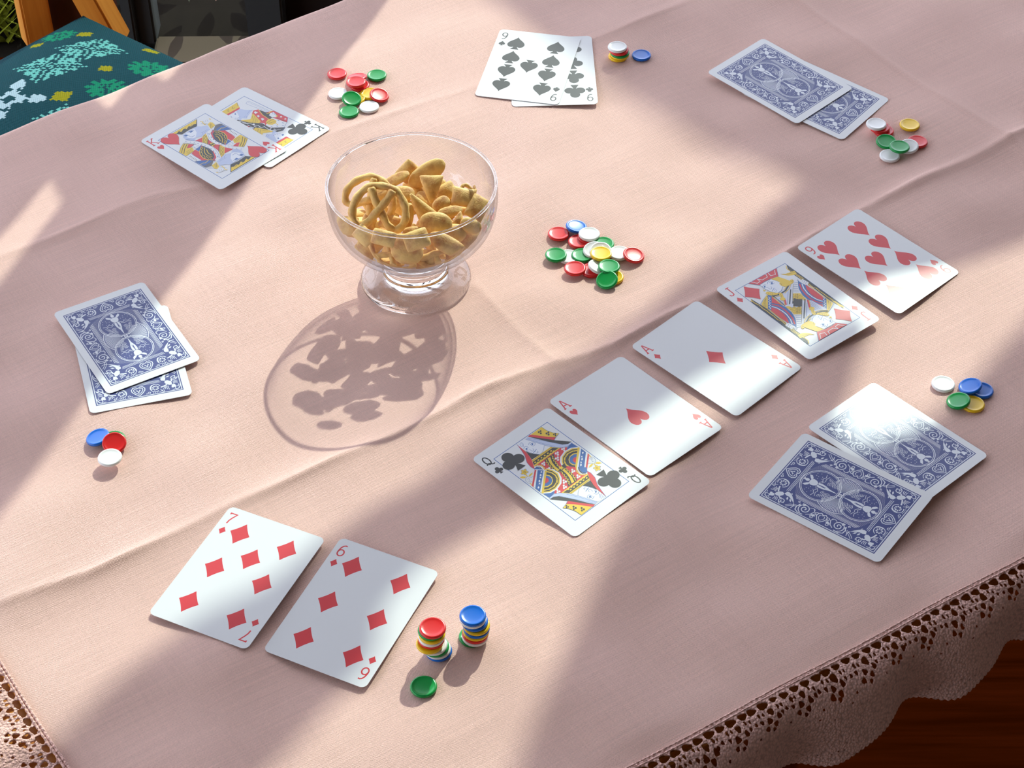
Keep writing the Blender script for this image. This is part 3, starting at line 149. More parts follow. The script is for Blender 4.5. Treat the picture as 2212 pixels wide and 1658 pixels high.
# ------------------------------------------------------------------ materials
def cloth_material(name, lace=False):
    m = material(name, srgb(216, 182, 172), .9, .15)
    n = N(m); m_ = n
    co = n.coord()
    sep = n.new('ShaderNodeSeparateXYZ'); n.link(co, sep.inputs[0])
    warp = n.noise(co, 60, 2); fine_ = n.noise(co, 1300, 2, .6)
    if not lace:
        k = 2*math.pi/.00088
        jit = n.math('MULTIPLY_ADD', fine_, 2.6, n.math('MULTIPLY', warp, 7.0))
        sx = n.math('SINE', n.math('ADD', n.math('MULTIPLY', sep.outputs[0], k), jit))
        sy = n.math('SINE', n.math('ADD', n.math('MULTIPLY', sep.outputs[1], k), jit))
        wv = n.math('MULTIPLY_ADD', n.math('MULTIPLY', sx, sy), .5, .5)
        # slubs along the two thread directions
        s1 = n.noise(n.coord((14, 1150, 1)), 1, 2); s2 = n.noise(n.coord((1150, 14, 1)), 1, 2)
        sl = n.math('ADD', n.math('MULTIPLY', s1, 1.35), n.math('MULTIPLY', s2, .65))
        h = n.math('ADD', n.math('MULTIPLY_ADD', fine_, .55, n.math('MULTIPLY', wv, .42)), n.math('MULTIPLY', sl, .40))
        v = n.math('MULTIPLY_ADD', h, .50, .56)
        n.bump(h, 1.0, .00045)
    else:
        vo = n.new('ShaderNodeTexVoronoi'); vo.inputs['Scale'].default_value = 620
        n.link(co, vo.inputs['Vector'])
        h = n.math('SUBTRACT', 1.0, vo.outputs['Distance'])
        v = n.math('MULTIPLY_ADD', h, .5, .62)
        n.bump(h, .9, .0010)
    blot = n.noise(co, 9, 3); lc = lace
    colr = n.mix(blot, srgb(240, 192, 180), srgb(246, 200, 188)) if lace else n.mix(blot, srgb(225, 185, 173), srgb(232, 193, 180))
    n.link(n.mix(1.0, colr, v, 'MULTIPLY'), n.b.inputs['Base Color'])
    n.b.inputs['Sheen Weight'].default_value = .15
    return m

def wood_material(name, a, b, scale=(8, 120, 120), rough=.5):
    m = material(name, a, rough, .4); n = N(m)
    g = n.noise(n.coord(scale), 1, 5, .6)
    rp = n.new('ShaderNodeValToRGB'); rp.color_ramp.elements[0].position = .35; rp.color_ramp.elements[1].position = .68
    rp.color_ramp.elements[0].color = a; rp.color_ramp.elements[1].color = b
    n.link(g, rp.inputs[0]); n.link(rp.outputs[0], n.b.inputs['Base Color']); n.bump(g, .25, .0006)
    return m

def print_material(name, col, rough=.38):
    m = material(name, col, rough, .5); n = N(m)
    co = n.coord(); sep = n.new('ShaderNodeSeparateXYZ'); n.link(co, sep.inputs[0])
    k = 2*math.pi/.00075
    h = n.math('MULTIPLY', n.math('SINE', n.math('MULTIPLY', sep.outputs[0], k)), n.math('SINE', n.math('MULTIPLY', sep.outputs[1], k)))
    n.bump(n.math('ADD', h, n.noise(co, 1500, 1)), .05, .0001)
    return m

M_CLOTH = cloth_material('pink_linen'); M_LACE = cloth_material('pink_crochet', True)
M_CARD = print_material('card_stock', srgb(220, 221, 222))
INK = {'W': print_material('ink_paper', srgb(220, 221, 222)), 'R': print_material('ink_red', srgb(206, 38, 46)),
       'Y': print_material('ink_yellow', srgb(224, 188, 36)), 'B': print_material('ink_black', srgb(38, 36, 34)),
       'U': print_material('ink_blue', srgb(40, 92, 160)), 'P': print_material('ink_paper_face', srgb(222, 225, 232)),
       'L': print_material('ink_pale_blue', srgb(184, 194, 220)), 'N': print_material('ink_pale_grey', srgb(206, 210, 226)),
       'V': print_material('ink_slate', srgb(84, 86, 98)), 'D': print_material('ink_deep_blue', srgb(46, 58, 122)),
       'M': print_material('ink_mid_blue', srgb(98, 108, 160)), 'O': print_material('ink_white', srgb(214, 218, 226))}
CHIP = {'red': (222, 40, 40), 'green': (0, 150, 66), 'blue': (8, 104, 205), 'yellow': (244, 200, 26), 'white': (236, 236, 234)}
def chip_material(k):
    m = material('plastic_'+k, srgb(*CHIP[k]), .26, .5)
    n = N(m); n.bump(n.noise(n.coord(), 900, 2), .06, .0002)
    m.node_tree.nodes['Principled BSDF'].inputs['Subsurface Weight'].default_value = .0
    return m
M_CHIP = {k: chip_material(k) for k in CHIP}

def snack_material():
    m = material('baked_crust', srgb(224, 172, 92), .55, .35); n = N(m)
    co = n.coord()
    a = n.noise(co, 120, 3); b = n.noise(co, 1100, 2)
    oi = n.new('ShaderNodeObjectInfo')
    rp = n.new('ShaderNodeValToRGB'); e = rp.color_ramp.elements
    e[0].position = .30; e[0].color = srgb(184, 106, 34); e[1].position = .57; e[1].color = srgb(240, 196, 112)
    x = n.math('ADD', a, n.math('MULTIPLY_ADD', oi.outputs['Random'], .16, -.05))
    n.link(x, rp.inputs[0])
    n.link(n.mix(n.math('MULTIPLY', b, .35), rp.outputs[0], srgb(250, 222, 160)), n.b.inputs['Base Color'])
    n.bump(n.math('ADD', n.math('MULTIPLY', a, 1.2), n.math('MULTIPLY', b, .5)), .55, .0009)
    n.b.inputs['Subsurface Weight'].default_value = .12
    n.b.inputs['Subsurface Radius'].default_value = (.004, .002, .001)
    return m
M_SNACK = snack_material()

def glass_thin():
    """clear blown glass; the wall is thin enough that light goes straight through"""
    m = bpy.data.materials.new('clear_thin_glass'); m.use_nodes = True
    t = m.node_tree; t.nodes.clear(); n = N(m)
    lw = n.new('ShaderNodeLayerWeight'); lw.inputs[0].default_value = .5
    fc = lw.outputs['Facing']
    p = n.math('POWER', fc, 4.5)
    fac = n.math('MULTIPLY_ADD', p, .8, .035)
    tr = n.new('ShaderNodeBsdfTransparent'); gl = n.new('ShaderNodeBsdfGlossy'); gl.inputs['Roughness'].default_value = .02
    gl.inputs['Color'].default_value = (1, 1, 1, 1)
    q = n.math('POWER', fc, 3.2)
    n.link(n.mix(q, (.98, .98, .98, 1), (.42, .39, .38, 1)), tr.inputs[0])
    mx = n.new('ShaderNodeMixShader'); n.link(fac, mx.inputs[0]); n.link(tr.outputs[0], mx.inputs[1]); n.link(gl.outputs[0], mx.inputs[2])
    out = n.new('ShaderNodeOutputMaterial'); n.link(mx.outputs[0], out.inputs[0])
    return m
def glass_solid():
    m = bpy.data.materials.new('clear_solid_glass'); m.use_nodes = True
    b = m.node_tree.nodes['Principled BSDF']
    b.inputs['Base Color'].default_value = (1, 1, 1, 1); b.inputs['Roughness'].default_value = .0
    b.inputs['IOR'].default_value = 1.46; b.inputs['Transmission Weight'].default_value = 1.0
    return m
M_THIN = glass_thin(); M_SOLID = glass_solid()
M_TABLE = wood_material('oiled_oak', srgb(186, 112, 40), srgb(216, 146, 66), (6, 90, 90), .45)
M_FLOOR = wood_material('dark_stained_floor', srgb(34, 7, 0), srgb(50, 14, 2), (4, 90, 10), .8)
[x_ for x_ in M_FLOOR.node_tree.nodes if x_.type == 'MAPPING'][0].inputs['Rotation'].default_value = (0, 0, -.58)
M_FLOOR.node_tree.nodes['Principled BSDF'].inputs['Specular IOR Level'].default_value = .0
M_CHAIR = wood_material('honey_wood', srgb(186, 112, 34), srgb(206, 138, 52), (90, 90, 6), .45)
M_RUST = wood_material('red_brown_wood', srgb(46, 14, 4), srgb(66, 24, 8), (60, 60, 6), .5)
M_FRAME = material('dark_grey_paint', srgb(58, 60, 60), .5, .4)
M_SOIL = material('garden_soil', srgb(24, 20, 15), .95, .05)

# ------------------------------------------------------------------ cloth surface
def seg_dist(px, py, pts):
    d = np.full(px.shape, 9.0)
    for (ax, ay), (bx, by) in zip(pts[:-1], pts[1:]):
        ex, ey = bx-ax, by-ay; L = ex*ex+ey*ey
        t = np.clip(((px-ax)*ex+(py-ay)*ey)/L, 0, 1)
        d = np.minimum(d, np.hypot(px-ax-t*ex, py-ay-t*ey))
    return d
WAVES = []
for i in range(26):
    lam = rng.uniform(.05, .16); th = rng.uniform(0, 2*math.pi); ph = rng.uniform(0, 6.28)
    WAVES.append((math.cos(th)*2*math.pi/lam, math.sin(th)*2*math.pi/lam, ph, lam*.0030))
def cloth_h(x, y):
    x = np.asarray(x, float); y = np.asarray(y, float)
    h = np.zeros(x.shape)
    for kx, ky, ph, a in WAVES: h += a*np.sin(kx*x+ky*y+ph)
    h *= .75
    for pts, amp, wd in D['crease']:
        d = seg_dist(x, y, pts)
        h += amp*1e-3*np.exp(-(d/(wd*.8e-3)))*(.75+.25*np.sin(x*40+y*31))+.35*amp*1e-3*np.exp(-(d/.02)**2)
    return h + .0012

def line_x(p, q, r, s):
    (x1, y1), (x2, y2), (x3, y3), (x4, y4) = p, q, r, s
    den = (x1-x2)*(y3-y4)-(y1-y2)*(x3-x4)
    a, b = x1*y2-y1*x2, x3*y4-y3*x4
    return ((a*(x3-x4)-(x1-x2)*b)/den, (a*(y3-y4)-(y1-y2)*b)/den)
h1, h2, ed = D['hem1'], D['hem2'], D['edge']
FL = np.array(line_x(*h1, *h2)); BL = np.array(line_x(*ed, *h2))
df = np.array(h1[1])-np.array(h1[0]); df /= np.hypot(*df)
db = np.array(ed[1])-np.array(ed[0]); db /= np.hypot(*db)
LEN = 1.02
FR = FL+df*LEN; BR = BL+db*(LEN+.01)
ANG = math.radians(33.2)
ROT = Matrix.Rotation(ANG, 4, 'Z')
ORG = Vector((FL[0], FL[1], 0))
def to_table(x, y):
    """world -> frame of the table (origin at its near left hem corner)"""
    dx, dy = x-FL[0], y-FL[1]; ca, sa = math.cos(ANG), math.sin(ANG)
    return dx*ca+dy*sa, -dx*sa+dy*ca

# ================================================================== SETTING
fl = structure(box('floor', (-2.5, -1.2, -.79), (2.5, 2.40, -.75), M_FLOOR))
M_WALL = material('plaster', srgb(118, 106, 94), .9, .2)
structure(box('ceiling', (-2.5, -1.2, 1.78), (2.5, 2.40, 1.84), M_WALL))
structure(box('wall_front', (-2.5, -1.28, -.75), (2.5, -1.2, 1.78), M_WALL))
structure(box('wall_right', (1.75, -1.2, -.75), (1.83, 2.40, 1.78), M_WALL))
# glazed garden door behind the table
win = structure(empty('window_1', (0, 2.43, -.75)))
def wpart(name, lo, hi, mat):
    o = box(name, lo, hi, mat, win, bevel=0 if name == 'pane' else .003); return o
wpart('frame_post', (-.553, -.02, 0), (-.537, .06, 1.9), M_FRAME)
wpart('frame_post', (-.537, .0, 0), (-.513, .05, 1.9), M_FRAME)
wpart('frame_post', (-.374, -.03, 0), (-.322, .06, 1.9), M_FRAME)
wpart('threshold', (-.513, -.06, -.02), (-.374, .012, .008), material('worn_threshold', srgb(84, 72, 58), .8, .15))
mg = bpy.data.materials.new('window_glass'); mg.use_nodes = True
_n = N(mg); mg.node_tree.nodes.clear()
_tr = _n.new('ShaderNodeBsdfTransparent'); _gl = _n.new('ShaderNodeBsdfGlossy'); _gl.inputs['Roughness'].default_value = .03
_fr = _n.new('ShaderNodeFresnel'); _fr.inputs[0].default_value = 1.3
_mx = _n.new('ShaderNodeMixShader'); _o = _n.new('ShaderNodeOutputMaterial')
_n.link(_fr.outputs[0], _mx.inputs[0]); _n.link(_tr.outputs[0], _mx.inputs[1]); _n.link(_gl.outputs[0], _mx.inputs[2]); _n.link(_mx.outputs[0], _o.inputs[0])
wpart('pane', (-.516, .013, -.012), (-.371, .018, 1.9), mg)
structure(box('wall_back', (-.322, 2.44, -.75), (1.6, 2.52, .0), material('dark_skirting', srgb(34, 22, 18), .7, .3)))
gr = structure(box('shade_board_5', (-2.5, 2.401, -.80), (2.5, 4.5, -.76), M_SOIL))  # garden ground outside the door
# added unseen boards, cut to cast the light and shadow pattern on the table
M_SHADE = wood_material('shade_board_wood', srgb(70, 52, 40), srgb(96, 74, 58), (3, 60, 60), .7)
for i, (Y, poly) in enumerate(D['panels']):
    n = len(poly); th = .02
    V = [(x, Y, z) for x, z in poly]+[(x, Y+th, z) for x, z in poly]
    F = [tuple(range(n)), tuple(range(2*n-1, n-1, -1))]+[(k, (k+1) % n, n+(k+1) % n, n+k) for k in range(n)]
    o = structure(mesh('shade_board_%d' % (i+1), V, F, M_SHADE))
    bm = bmesh.new(); bm.from_mesh(o.data); bmesh.ops.recalc_face_normals(bm, faces=bm.faces[:])
    bmesh.ops.triangulate(bm, faces=[q for q in bm.faces if len(q.verts) > 4]); bm.to_mesh(o.data); bm.free()

# ================================================================== TABLE
def tloc(o): o.location = ORG; o.rotation_euler = (0, 0, ANG); return o
table = tloc(empty('dining_table')); tag(table, 'brown wooden table under the pink lace-edged cloth', 'table')
xs = [to_table(*p) for p in (BL, BR, FR)]
top_y = max(xs[0][1], xs[1][1])-.004
def tpart(name, lo, hi, bev=.002): return box(name, lo, hi, M_TABLE, table, bevel=bev)
tt = tpart('tabletop', (-.09, -.013, -.032), (LEN+.02, xs[0][1]-.004, -.0015), .004)
for lx in (.0, LEN-.06):
    for ly in (.12, xs[0][1]-.12):
        tpart('leg', (lx, ly, -.75), (lx+.06, ly+.06, -.032))
tpart('apron', (.06, .13, -.10), (LEN-.06, .15, -.032))
tpart('apron', (.06, xs[0][1]-.10, -.10), (LEN-.06, xs[0][1]-.08, -.032))

# ================================================================== TABLECLOTH
def build_cloth():
    step = .0022
    nx = int(LEN/step); depth = np.hypot(*(BL-FL)); ny = int(depth/step)
    S_, T_ = np.meshgrid(np.linspace(0, 1, nx+1), np.linspace(0, 1, ny+1), indexing='ij')
    P = ((1-S_)*(1-T_))[..., None]*FL+(S_*(1-T_))[..., None]*FR+((1-S_)*T_)[..., None]*BL+(S_*T_)[..., None]*BR
    Z = cloth_h(P[..., 0], P[..., 1])
    fade = np.clip(np.minimum(T_/.02, S_/.02), 0, 1); Z = Z*(.4+.6*fade)
    tx, ty = to_table(P[..., 0], P[..., 1])
    V = np.stack([tx, ty, Z], -1)
    # the cloth turns over the far edge and hangs down
    rad = .006; rows = []
    nrm = np.array([0, 1.0])
    prev = V[:, -1, :]
    wob = .003*np.sin(tx[:, -1]*37)+.002*np.sin(tx[:, -1]*81+1)
    for k in range(1, 6):
        a = math.pi/2*k/5
        q = prev.copy(); q[:, 1] += rad*math.sin(a); q[:, 2] -= rad*(1-math.cos(a)); rows.append(q)
    for k in range(1, 13):
        q = rows[4].copy(); q[:, 2] -= .011*k; q[:, 1] += wob*k/5+.0006*k; rows.append(q)
    V = np.concatenate([V]+[q[:, None, :] for q in rows], 1)
    nyy = V.shape[1]
    idx = np.arange((nx+1)*nyy).reshape(nx+1, nyy)
    F = np.stack([idx[:-1, :-1], idx[1:, :-1], idx[1:, 1:], idx[:-1, 1:]], -1).reshape(-1, 4)
    o = mesh('tablecloth', V.reshape(-1, 3), F, M_CLOTH, None, smooth=True)
    return o
cloth = tloc(build_cloth())
tag(cloth, 'dusty pink linen tablecloth with crocheted lace border and ironed fold lines', 'tablecloth')

def holes_pattern(length, width):
    H = []; P = .0213; a = P/3
    nper = int(length/P)+2
    for i in range(nper):
        s0 = i*P
        for k in range(3): H.append((s0+a*k, .0050, .0027, .0019))
        H += [(s0+.0018, .0098, .0019, .0022), (s0+.0068, .0088, .0008, .0014), (s0+.0092, .0094, .0008, .0013),
              (s0+.0160, .0090, .0009, .0014), (s0+.0185, .0096, .0008, .0012),
              (s0+.0078, .0130, .0009, .0012), (s0+.0112, .0125, .0010, .0011), (s0+.0150, .0132, .0011, .0013),
              (s0+.0050, .0140, .0014, .0018), (s0+.0195, .0146, .0017, .0018),
              (s0+.0015, .0178, .0014, .0016), (s0+.0170, .0184, .0015, .0016), (s0+.0205, .0205, .0012, .0013),
              (s0+.0100, .0215, .0008, .0009), (s0+.0060, .0260, .0009, .0006), (s0+.0150, .0290, .0007, .0006)]
        for k in range(6): H.append((s0+.0006+P/6*k, width-.0065, .0005, .0006))
        for k in range(6): H.append((s0+.0022+P/6*k, width-.0095, .0005, .0005))
    return H

def build_lace(name, length, width, place):
    g = .00055
    ns, nt = int(length/g), int(width/g)
    s = np.linspace(0, length, ns+1); t = np.linspace(0, width, nt+1)
    Sg, Tg = np.meshgrid(s, t, indexing='ij'); Sg = Sg.copy(); Tg = Tg.copy()
    ins = np.zeros(Sg.shape, bool)
    jr = np.random.default_rng(3)
    for (cs, ct, rs, rt) in holes_pattern(length, width):
        cs += jr.normal()*.00025; ct += jr.normal()*.00025; e = 1.12+jr.normal()*.08; rs *= e; rt *= e
        i0, i1 = np.searchsorted(s, [cs-rs-g, cs+rs+g]); j0, j1 = np.searchsorted(t, [ct-rt-g, ct+rt+g])
        if i1 <= i0 or j1 <= j0: continue
        a = Sg[i0:i1, j0:j1]; b = Tg[i0:i1, j0:j1]
        ang = np.arctan2((b-ct)/rt, (a-cs)/rs)
        ff = np.hypot((a-cs)/rs, (b-ct)/rt)/(1+.12*np.sin(3*ang+cs*900))
        m = ff < 1
        k = np.where(m, 1/np.maximum(ff, .12), 1)
        Sg[i0:i1, j0:j1] = cs+(a-cs)*k; Tg[i0:i1, j0:j1] = ct+(b-ct)*k
        ins[i0:i1, j0:j1] |= m
    # scalloped picot edge
    edge = np.clip((Tg-(width-.004))/.004, 0, 1)
    Tg = Tg+edge*(.0011*np.abs(np.sin(np.pi*Sg/.0031))+.0006*np.sin(Sg*210))
    V = place(Sg, Tg).reshape(-1, 3)
    idx = np.arange((ns+1)*(nt+1)).reshape(ns+1, nt+1)
    F = np.stack([idx[:-1, :-1], idx[:-1, 1:], idx[1:, 1:], idx[1:, :-1]], -1).reshape(-1, 4)
    iv = ins.reshape(-1)
    F = F[~iv[F].all(1)]
    used = np.unique(F); remap = -np.ones(len(V), int); remap[used] = np.arange(len(used))
    o = mesh(name, V[used], remap[F], M_LACE, cloth, smooth=True)
    md = o.modifiers.new('thickness', 'SOLIDIFY'); md.thickness = .0009; md.offset = 0
    return o

def stitch_relief(S_, T_):
    return .00022*np.sin(S_*2*np.pi/.0016+np.sin(T_*900))*np.sin(T_*2*np.pi/.0017)
# the long border that drops over the near edge of the table
a1 = to_table(*h1[0]); b1 = to_table(*h1[1]); slope = (b1[1]-a1[1])/(b1[0]-a1[0])
x_start = a1[0]-.05
LT = np.linspace(0, .075, 400)
phi = np.radians(4+74*np.clip((LT-.005)/.024, 0, 1)**1.0*1.0)
ld = np.concatenate([[0], np.cumsum(np.cos(phi[:-1])*np.diff(LT))]); lh = np.concatenate([[0], np.cumsum(np.sin(phi[:-1])*np.diff(LT))])
def place_front(S_, T_):
    grow = np.clip((T_-.010)/.04, 0, 1.2)
    wv = np.sin(S_*2*np.pi/.083+.9+.5*np.sin(S_*23))+.2*np.sin(S_*2*np.pi/.041+2)
    d = np.interp(T_, LT, ld)+.0060*wv*grow; hgt = np.interp(T_, LT, lh)+.004*np.sin(S_*2*np.pi/.083+2.2)*grow
    x = x_start+S_; y = a1[1]+slope*(x-a1[0])
    return np.stack([x, y-d, .0012-hgt+stitch_relief(S_, T_)*.8], -1)
lace1 = build_lace('lace_border', .46, .056, place_front)
# the border lying on the table top at the left end
def place_left(S_, T_):
    q = np.array(to_table(*h2[0])); q2 = np.array(to_table(*h2[1])); dr = (q2-q)/np.hypot(*(q2-q))
    base = q-dr*.03
    nx_, ny_ = dr[1], -dr[0]
    if nx_ > 0: nx_, ny_ = -nx_, -ny_
    x = base[0]+dr[0]*S_+nx_*T_; y = base[1]+dr[1]*S_+ny_*T_
    z = .0014+.0022*(1+np.sin(S_*150+T_*60))*.5*np.clip(T_/.02, 0, 1)+stitch_relief(S_, T_)
    return np.stack([x, y, z], -1)
lace2 = build_lace('lace_border', .150, .056, place_left)
# twisted stitching along both hems
def rope(name, A, B, rad):
    A, B = np.array(A, float), np.array(B, float); L = np.linalg.norm(B-A); n = int(L/.0009)
    d = (B-A)/L; side = np.array([-d[1], d[0], 0]); V, F = [], []
    for i in range(n+1):
        p = A+(B-A)*i/n; rr = rad*(1+.28*math.sin(i*1.7))
        p = p+side*.0004*math.sin(i*.05)
        for k in range(6):
            a = k*math.pi/3+i*.35
            V.append(p+side*rr*math.cos(a)+np.array([0, 0, rr*math.sin(a)]))
    for i in range(n):
        for k in range(6):
            F.append((i*6+k, i*6+(k+1) % 6, (i+1)*6+(k+1) % 6, (i+1)*6+k))
    return mesh(name, V, F, M_LACE, cloth, smooth=True)
def on_front(x, off): return (x, a1[1]+slope*(x-a1[0])+off, .0014)
rope('hem_stitching', on_front(x_start, -.0020), on_front(x_start+.46, -.0020), .0005)
rope('hem_stitching', on_front(x_start, .0002), on_front(x_start+.46, .0002), .0006)
q0 = place_left(np.array(0.), np.array(.0006)); q1 = place_left(np.array(.15), np.array(.0006))
rope('hem_stitching', (q0[0], q0[1], .0020), (q1[0], q1[1], .0020), .0008)
q0 = place_left(np.array(0.), np.array(.0024)); q1 = place_left(np.array(.15), np.array(.0024))
rope('hem_stitching', (q0[0], q0[1], .0020), (q1[0], q1[1], .0020), .0007)

# ================================================================== CARDS
CW, CHH, CR, CT = .0635, .0889, .0035, .0003
def ribbon(pts, wd):
    p = np.array(pts, float)
    keep = [0]
    for i in range(1, len(p)):
        if np.hypot(*(p[i]-p[keep[-1]])) > .02: keep.append(i)
    p = p[keep]
    if len(p) < 2: return []
    d = np.diff(p, axis=0); d /= np.maximum(np.hypot(d[:, 0], d[:, 1])[:, None], 1e-9)
    n = np.stack([-d[:, 1], d[:, 0]], 1)
    vn = np.concatenate([n[:1], n[:-1]+n[1:], n[-1:]]);
    ln = np.maximum(np.hypot(vn[:, 0], vn[:, 1]), 1e-6)[:, None]
    k = np.ones((len(p), 1)); k[1:-1] = np.minimum(2/np.maximum(ln[1:-1], .7), 1.6)
    vn = vn/ln*k*wd/2
    a, b = p+vn, p-vn
    return [[a[i], a[i+1], b[i+1], b[i]] for i in range(len(p)-1)]

class Print:
    """flat ink on a card: polygons in mm, stacked a few microns apart"""
    def __init__(s): s.items = []
    def fill(s, col, pts): s.items.append((col, [np.array(pts, float)]))
    def stroke(s, col, w, pts): 
        q = ribbon(pts, w)
        if q: s.items.append((col, [np.array(x) for x in q]))
    def many(s, col, polys): s.items.append((col, [np.array(x, float) for x in polys]))
    def build(s, name, parent, z0=CT/2+.000006, dz=.000006):
        V, F, I, cols, boxes = [], [], [], [], []
        for col, polys in s.items:
            al = np.concatenate(polys); lo, hi = al.min(0), al.max(0)
            lay = 0
            for (l2, h2, L2) in boxes:
                if L2 >= lay and (lo <= h2).all() and (hi >= l2).all(): lay = L2+1
            boxes.append((lo, hi, lay))
            if col not in cols: cols.append(col)
            for kq, q in enumerate(polys):
                zq = z0+lay*dz+(kq % 4)*.0000008
                ar = sum(q[i][0]*q[(i+1) % len(q)][1]-q[(i+1) % len(q)][0]*q[i][1] for i in range(len(q)))
                if ar < 0: q = q[::-1]
                b = len(V)
                V += [(x*1e-3, y*1e-3, zq) for x, y in q]; F.append(tuple(range(b, b+len(q)))); I.append(cols.index(col))
        return mesh(name, V, F, [INK[k] for k in cols], parent, idx=I)

def arc(cx, cy, rx, ry, a0, a1, n=14):
    return [(cx+rx*math.cos(math.radians(a0+(a1-a0)*i/n)), cy+ry*math.sin(math.radians(a0+(a1-a0)*i/n))) for i in range(n+1)]
def heart(s):
    p = []
    for i in range(40):
        t = 2*math.pi*i/40
        p.append((16*math.sin(t)**3/16*.82*s, (13*math.cos(t)-5*math.cos(2*t)-2*math.cos(3*t)-math.cos(4*t)+2.5)/14.5*s))
    return p
def diamond(s):
    p = []; k = [(0, s), (.78*s, 0), (0, -s), (-.78*s, 0)]
    for i in range(4):
        a, b = np.array(k[i]), np.array(k[(i+1) % 4]); m = (a+b)/2*.86
        for t in (0, .25, .5, .75): p.append((1-t)**2*a+2*t*(1-t)*m+t*t*b)
    return p
def spade(s):
    h = [(x, -y*.86+.18*s) for x, y in heart(s)]
    return [h, [(-.13*s, -.25*s), (.13*s, -.25*s), (.2*s, -.7*s), (.42*s, -s), (-.42*s, -s), (-.2*s, -.7*s)]]
def club(s):
    return [arc(0, .50*s, .46*s, .48*s, 0, 345, 22), arc(-.48*s, -.12*s, .47*s, .45*s, 0, 345, 22), arc(.48*s, -.12*s, .47*s, .45*s, 0, 345, 22),
            [(-.2*s, .2*s), (.2*s, .2*s), (.2*s, -.1*s), (-.2*s, -.1*s)],
            [(-.1*s, .1*s), (.1*s, .1*s), (.14*s, -.5*s), (.38*s, -s), (-.38*s, -s), (-.14*s, -.5*s)]]
def suit(k, s):
    return {'h': lambda: [heart(s)], 'd': lambda: [diamond(s)], 's': lambda: spade(s), 'c': lambda: club(s)}[k]()
GLYPH = {
 '9': [arc(0, 1.8, 1.9, 2.3, 0, 360, 22), [(1.9, 1.8), (1.85, .4), (1.4, -1.8), (.6, -3.2), (-.5, -3.9), (-1.6, -3.7)]],
 '6': [arc(0, -1.8, 1.9, 2.3, 0, 360, 22), [(-1.9, -1.8), (-1.85, -.4), (-1.4, 1.8), (-.6, 3.2), (.5, 3.9), (1.6, 3.7)]],
 '7': [[(-2.0, 2.9), (-2.0, 3.9), (2.1, 3.9), (.6, .9), (-.3, -1.5), (-.6, -4.1)]],
 'A': [[(-2.2, -3.9), (-.1, 4.0)], [(2.1, -3.9), (.1, 4.0)], [(-1.5, -1.3), (1.4, -1.3)], [(-3.0, -3.9), (-1.4, -3.9)], [(1.2, -3.9), (3.0, -3.9)]],
 'K': [[(-1.9, -4), (-1.9, 4)], [(2.1, 4), (-1.8, -.4)], [(-.7, .8), (2.2, -4)], [(-2.8, 4), (-1.0, 4)], [(-2.8, -4), (-1.0, -4)], [(1.2, 4), (3.0, 4)], [(1.2, -4), (3.1, -4)]],
 'J': [[(1.0, 4), (1.0, -2.2), (.6, -3.4), (-.5, -4), (-1.7, -3.5), (-2.1, -2.3)], [(-.4, 4), (2.4, 4)]],
 'Q': [arc(0, .6, 1.75, 3.4, 0, 360, 24), [(-2.4, -2.6), (-1.4, -1.6), (-.2, -1.8), (.8, -3.3), (1.8, -3.9), (2.7, -3.4)]],
}
def rot180(polys): return [[(-x, -y) for x, y in q] for q in polys]
def shift(polys, dx, dy): return [[(x+dx, y+dy) for x, y in q] for q in polys]

def card_body(name):
    pts = []
    for sx, sy, a0 in ((1, 1, 0), (-1, 1, 90), (-1, -1, 180), (1, -1, 270)):
        pts += arc(sx*(CW/2-CR), sy*(CHH/2-CR), CR, CR, a0, a0+90, 7)
    n = len(pts)
    V = [(x, y, CT/2) for x, y in pts]+[(x, y, -CT/2) for x, y in pts]
    F = [tuple(range(n)), tuple(range(2*n-1, n-1, -1))]+[(n+k, n+(k+1) % n, (k+1) % n, k) for k in range(n)]
    return mesh(name, V, F, M_CARD)

def add_index(card, ch, s, col):
    for half in (0, 1):
        P = Print()
        st = [q for g in GLYPH[ch] for q in ribbon([(x-26.4, y+35.9) for x, y in g], .85)]
        pp = shift(suit(s, 3.0), -26.4, 26.0)
        if half: st, pp = rot180(st), rot180(pp)
        P.many(col, st); P.many(col, pp); P.build('corner_index', card)

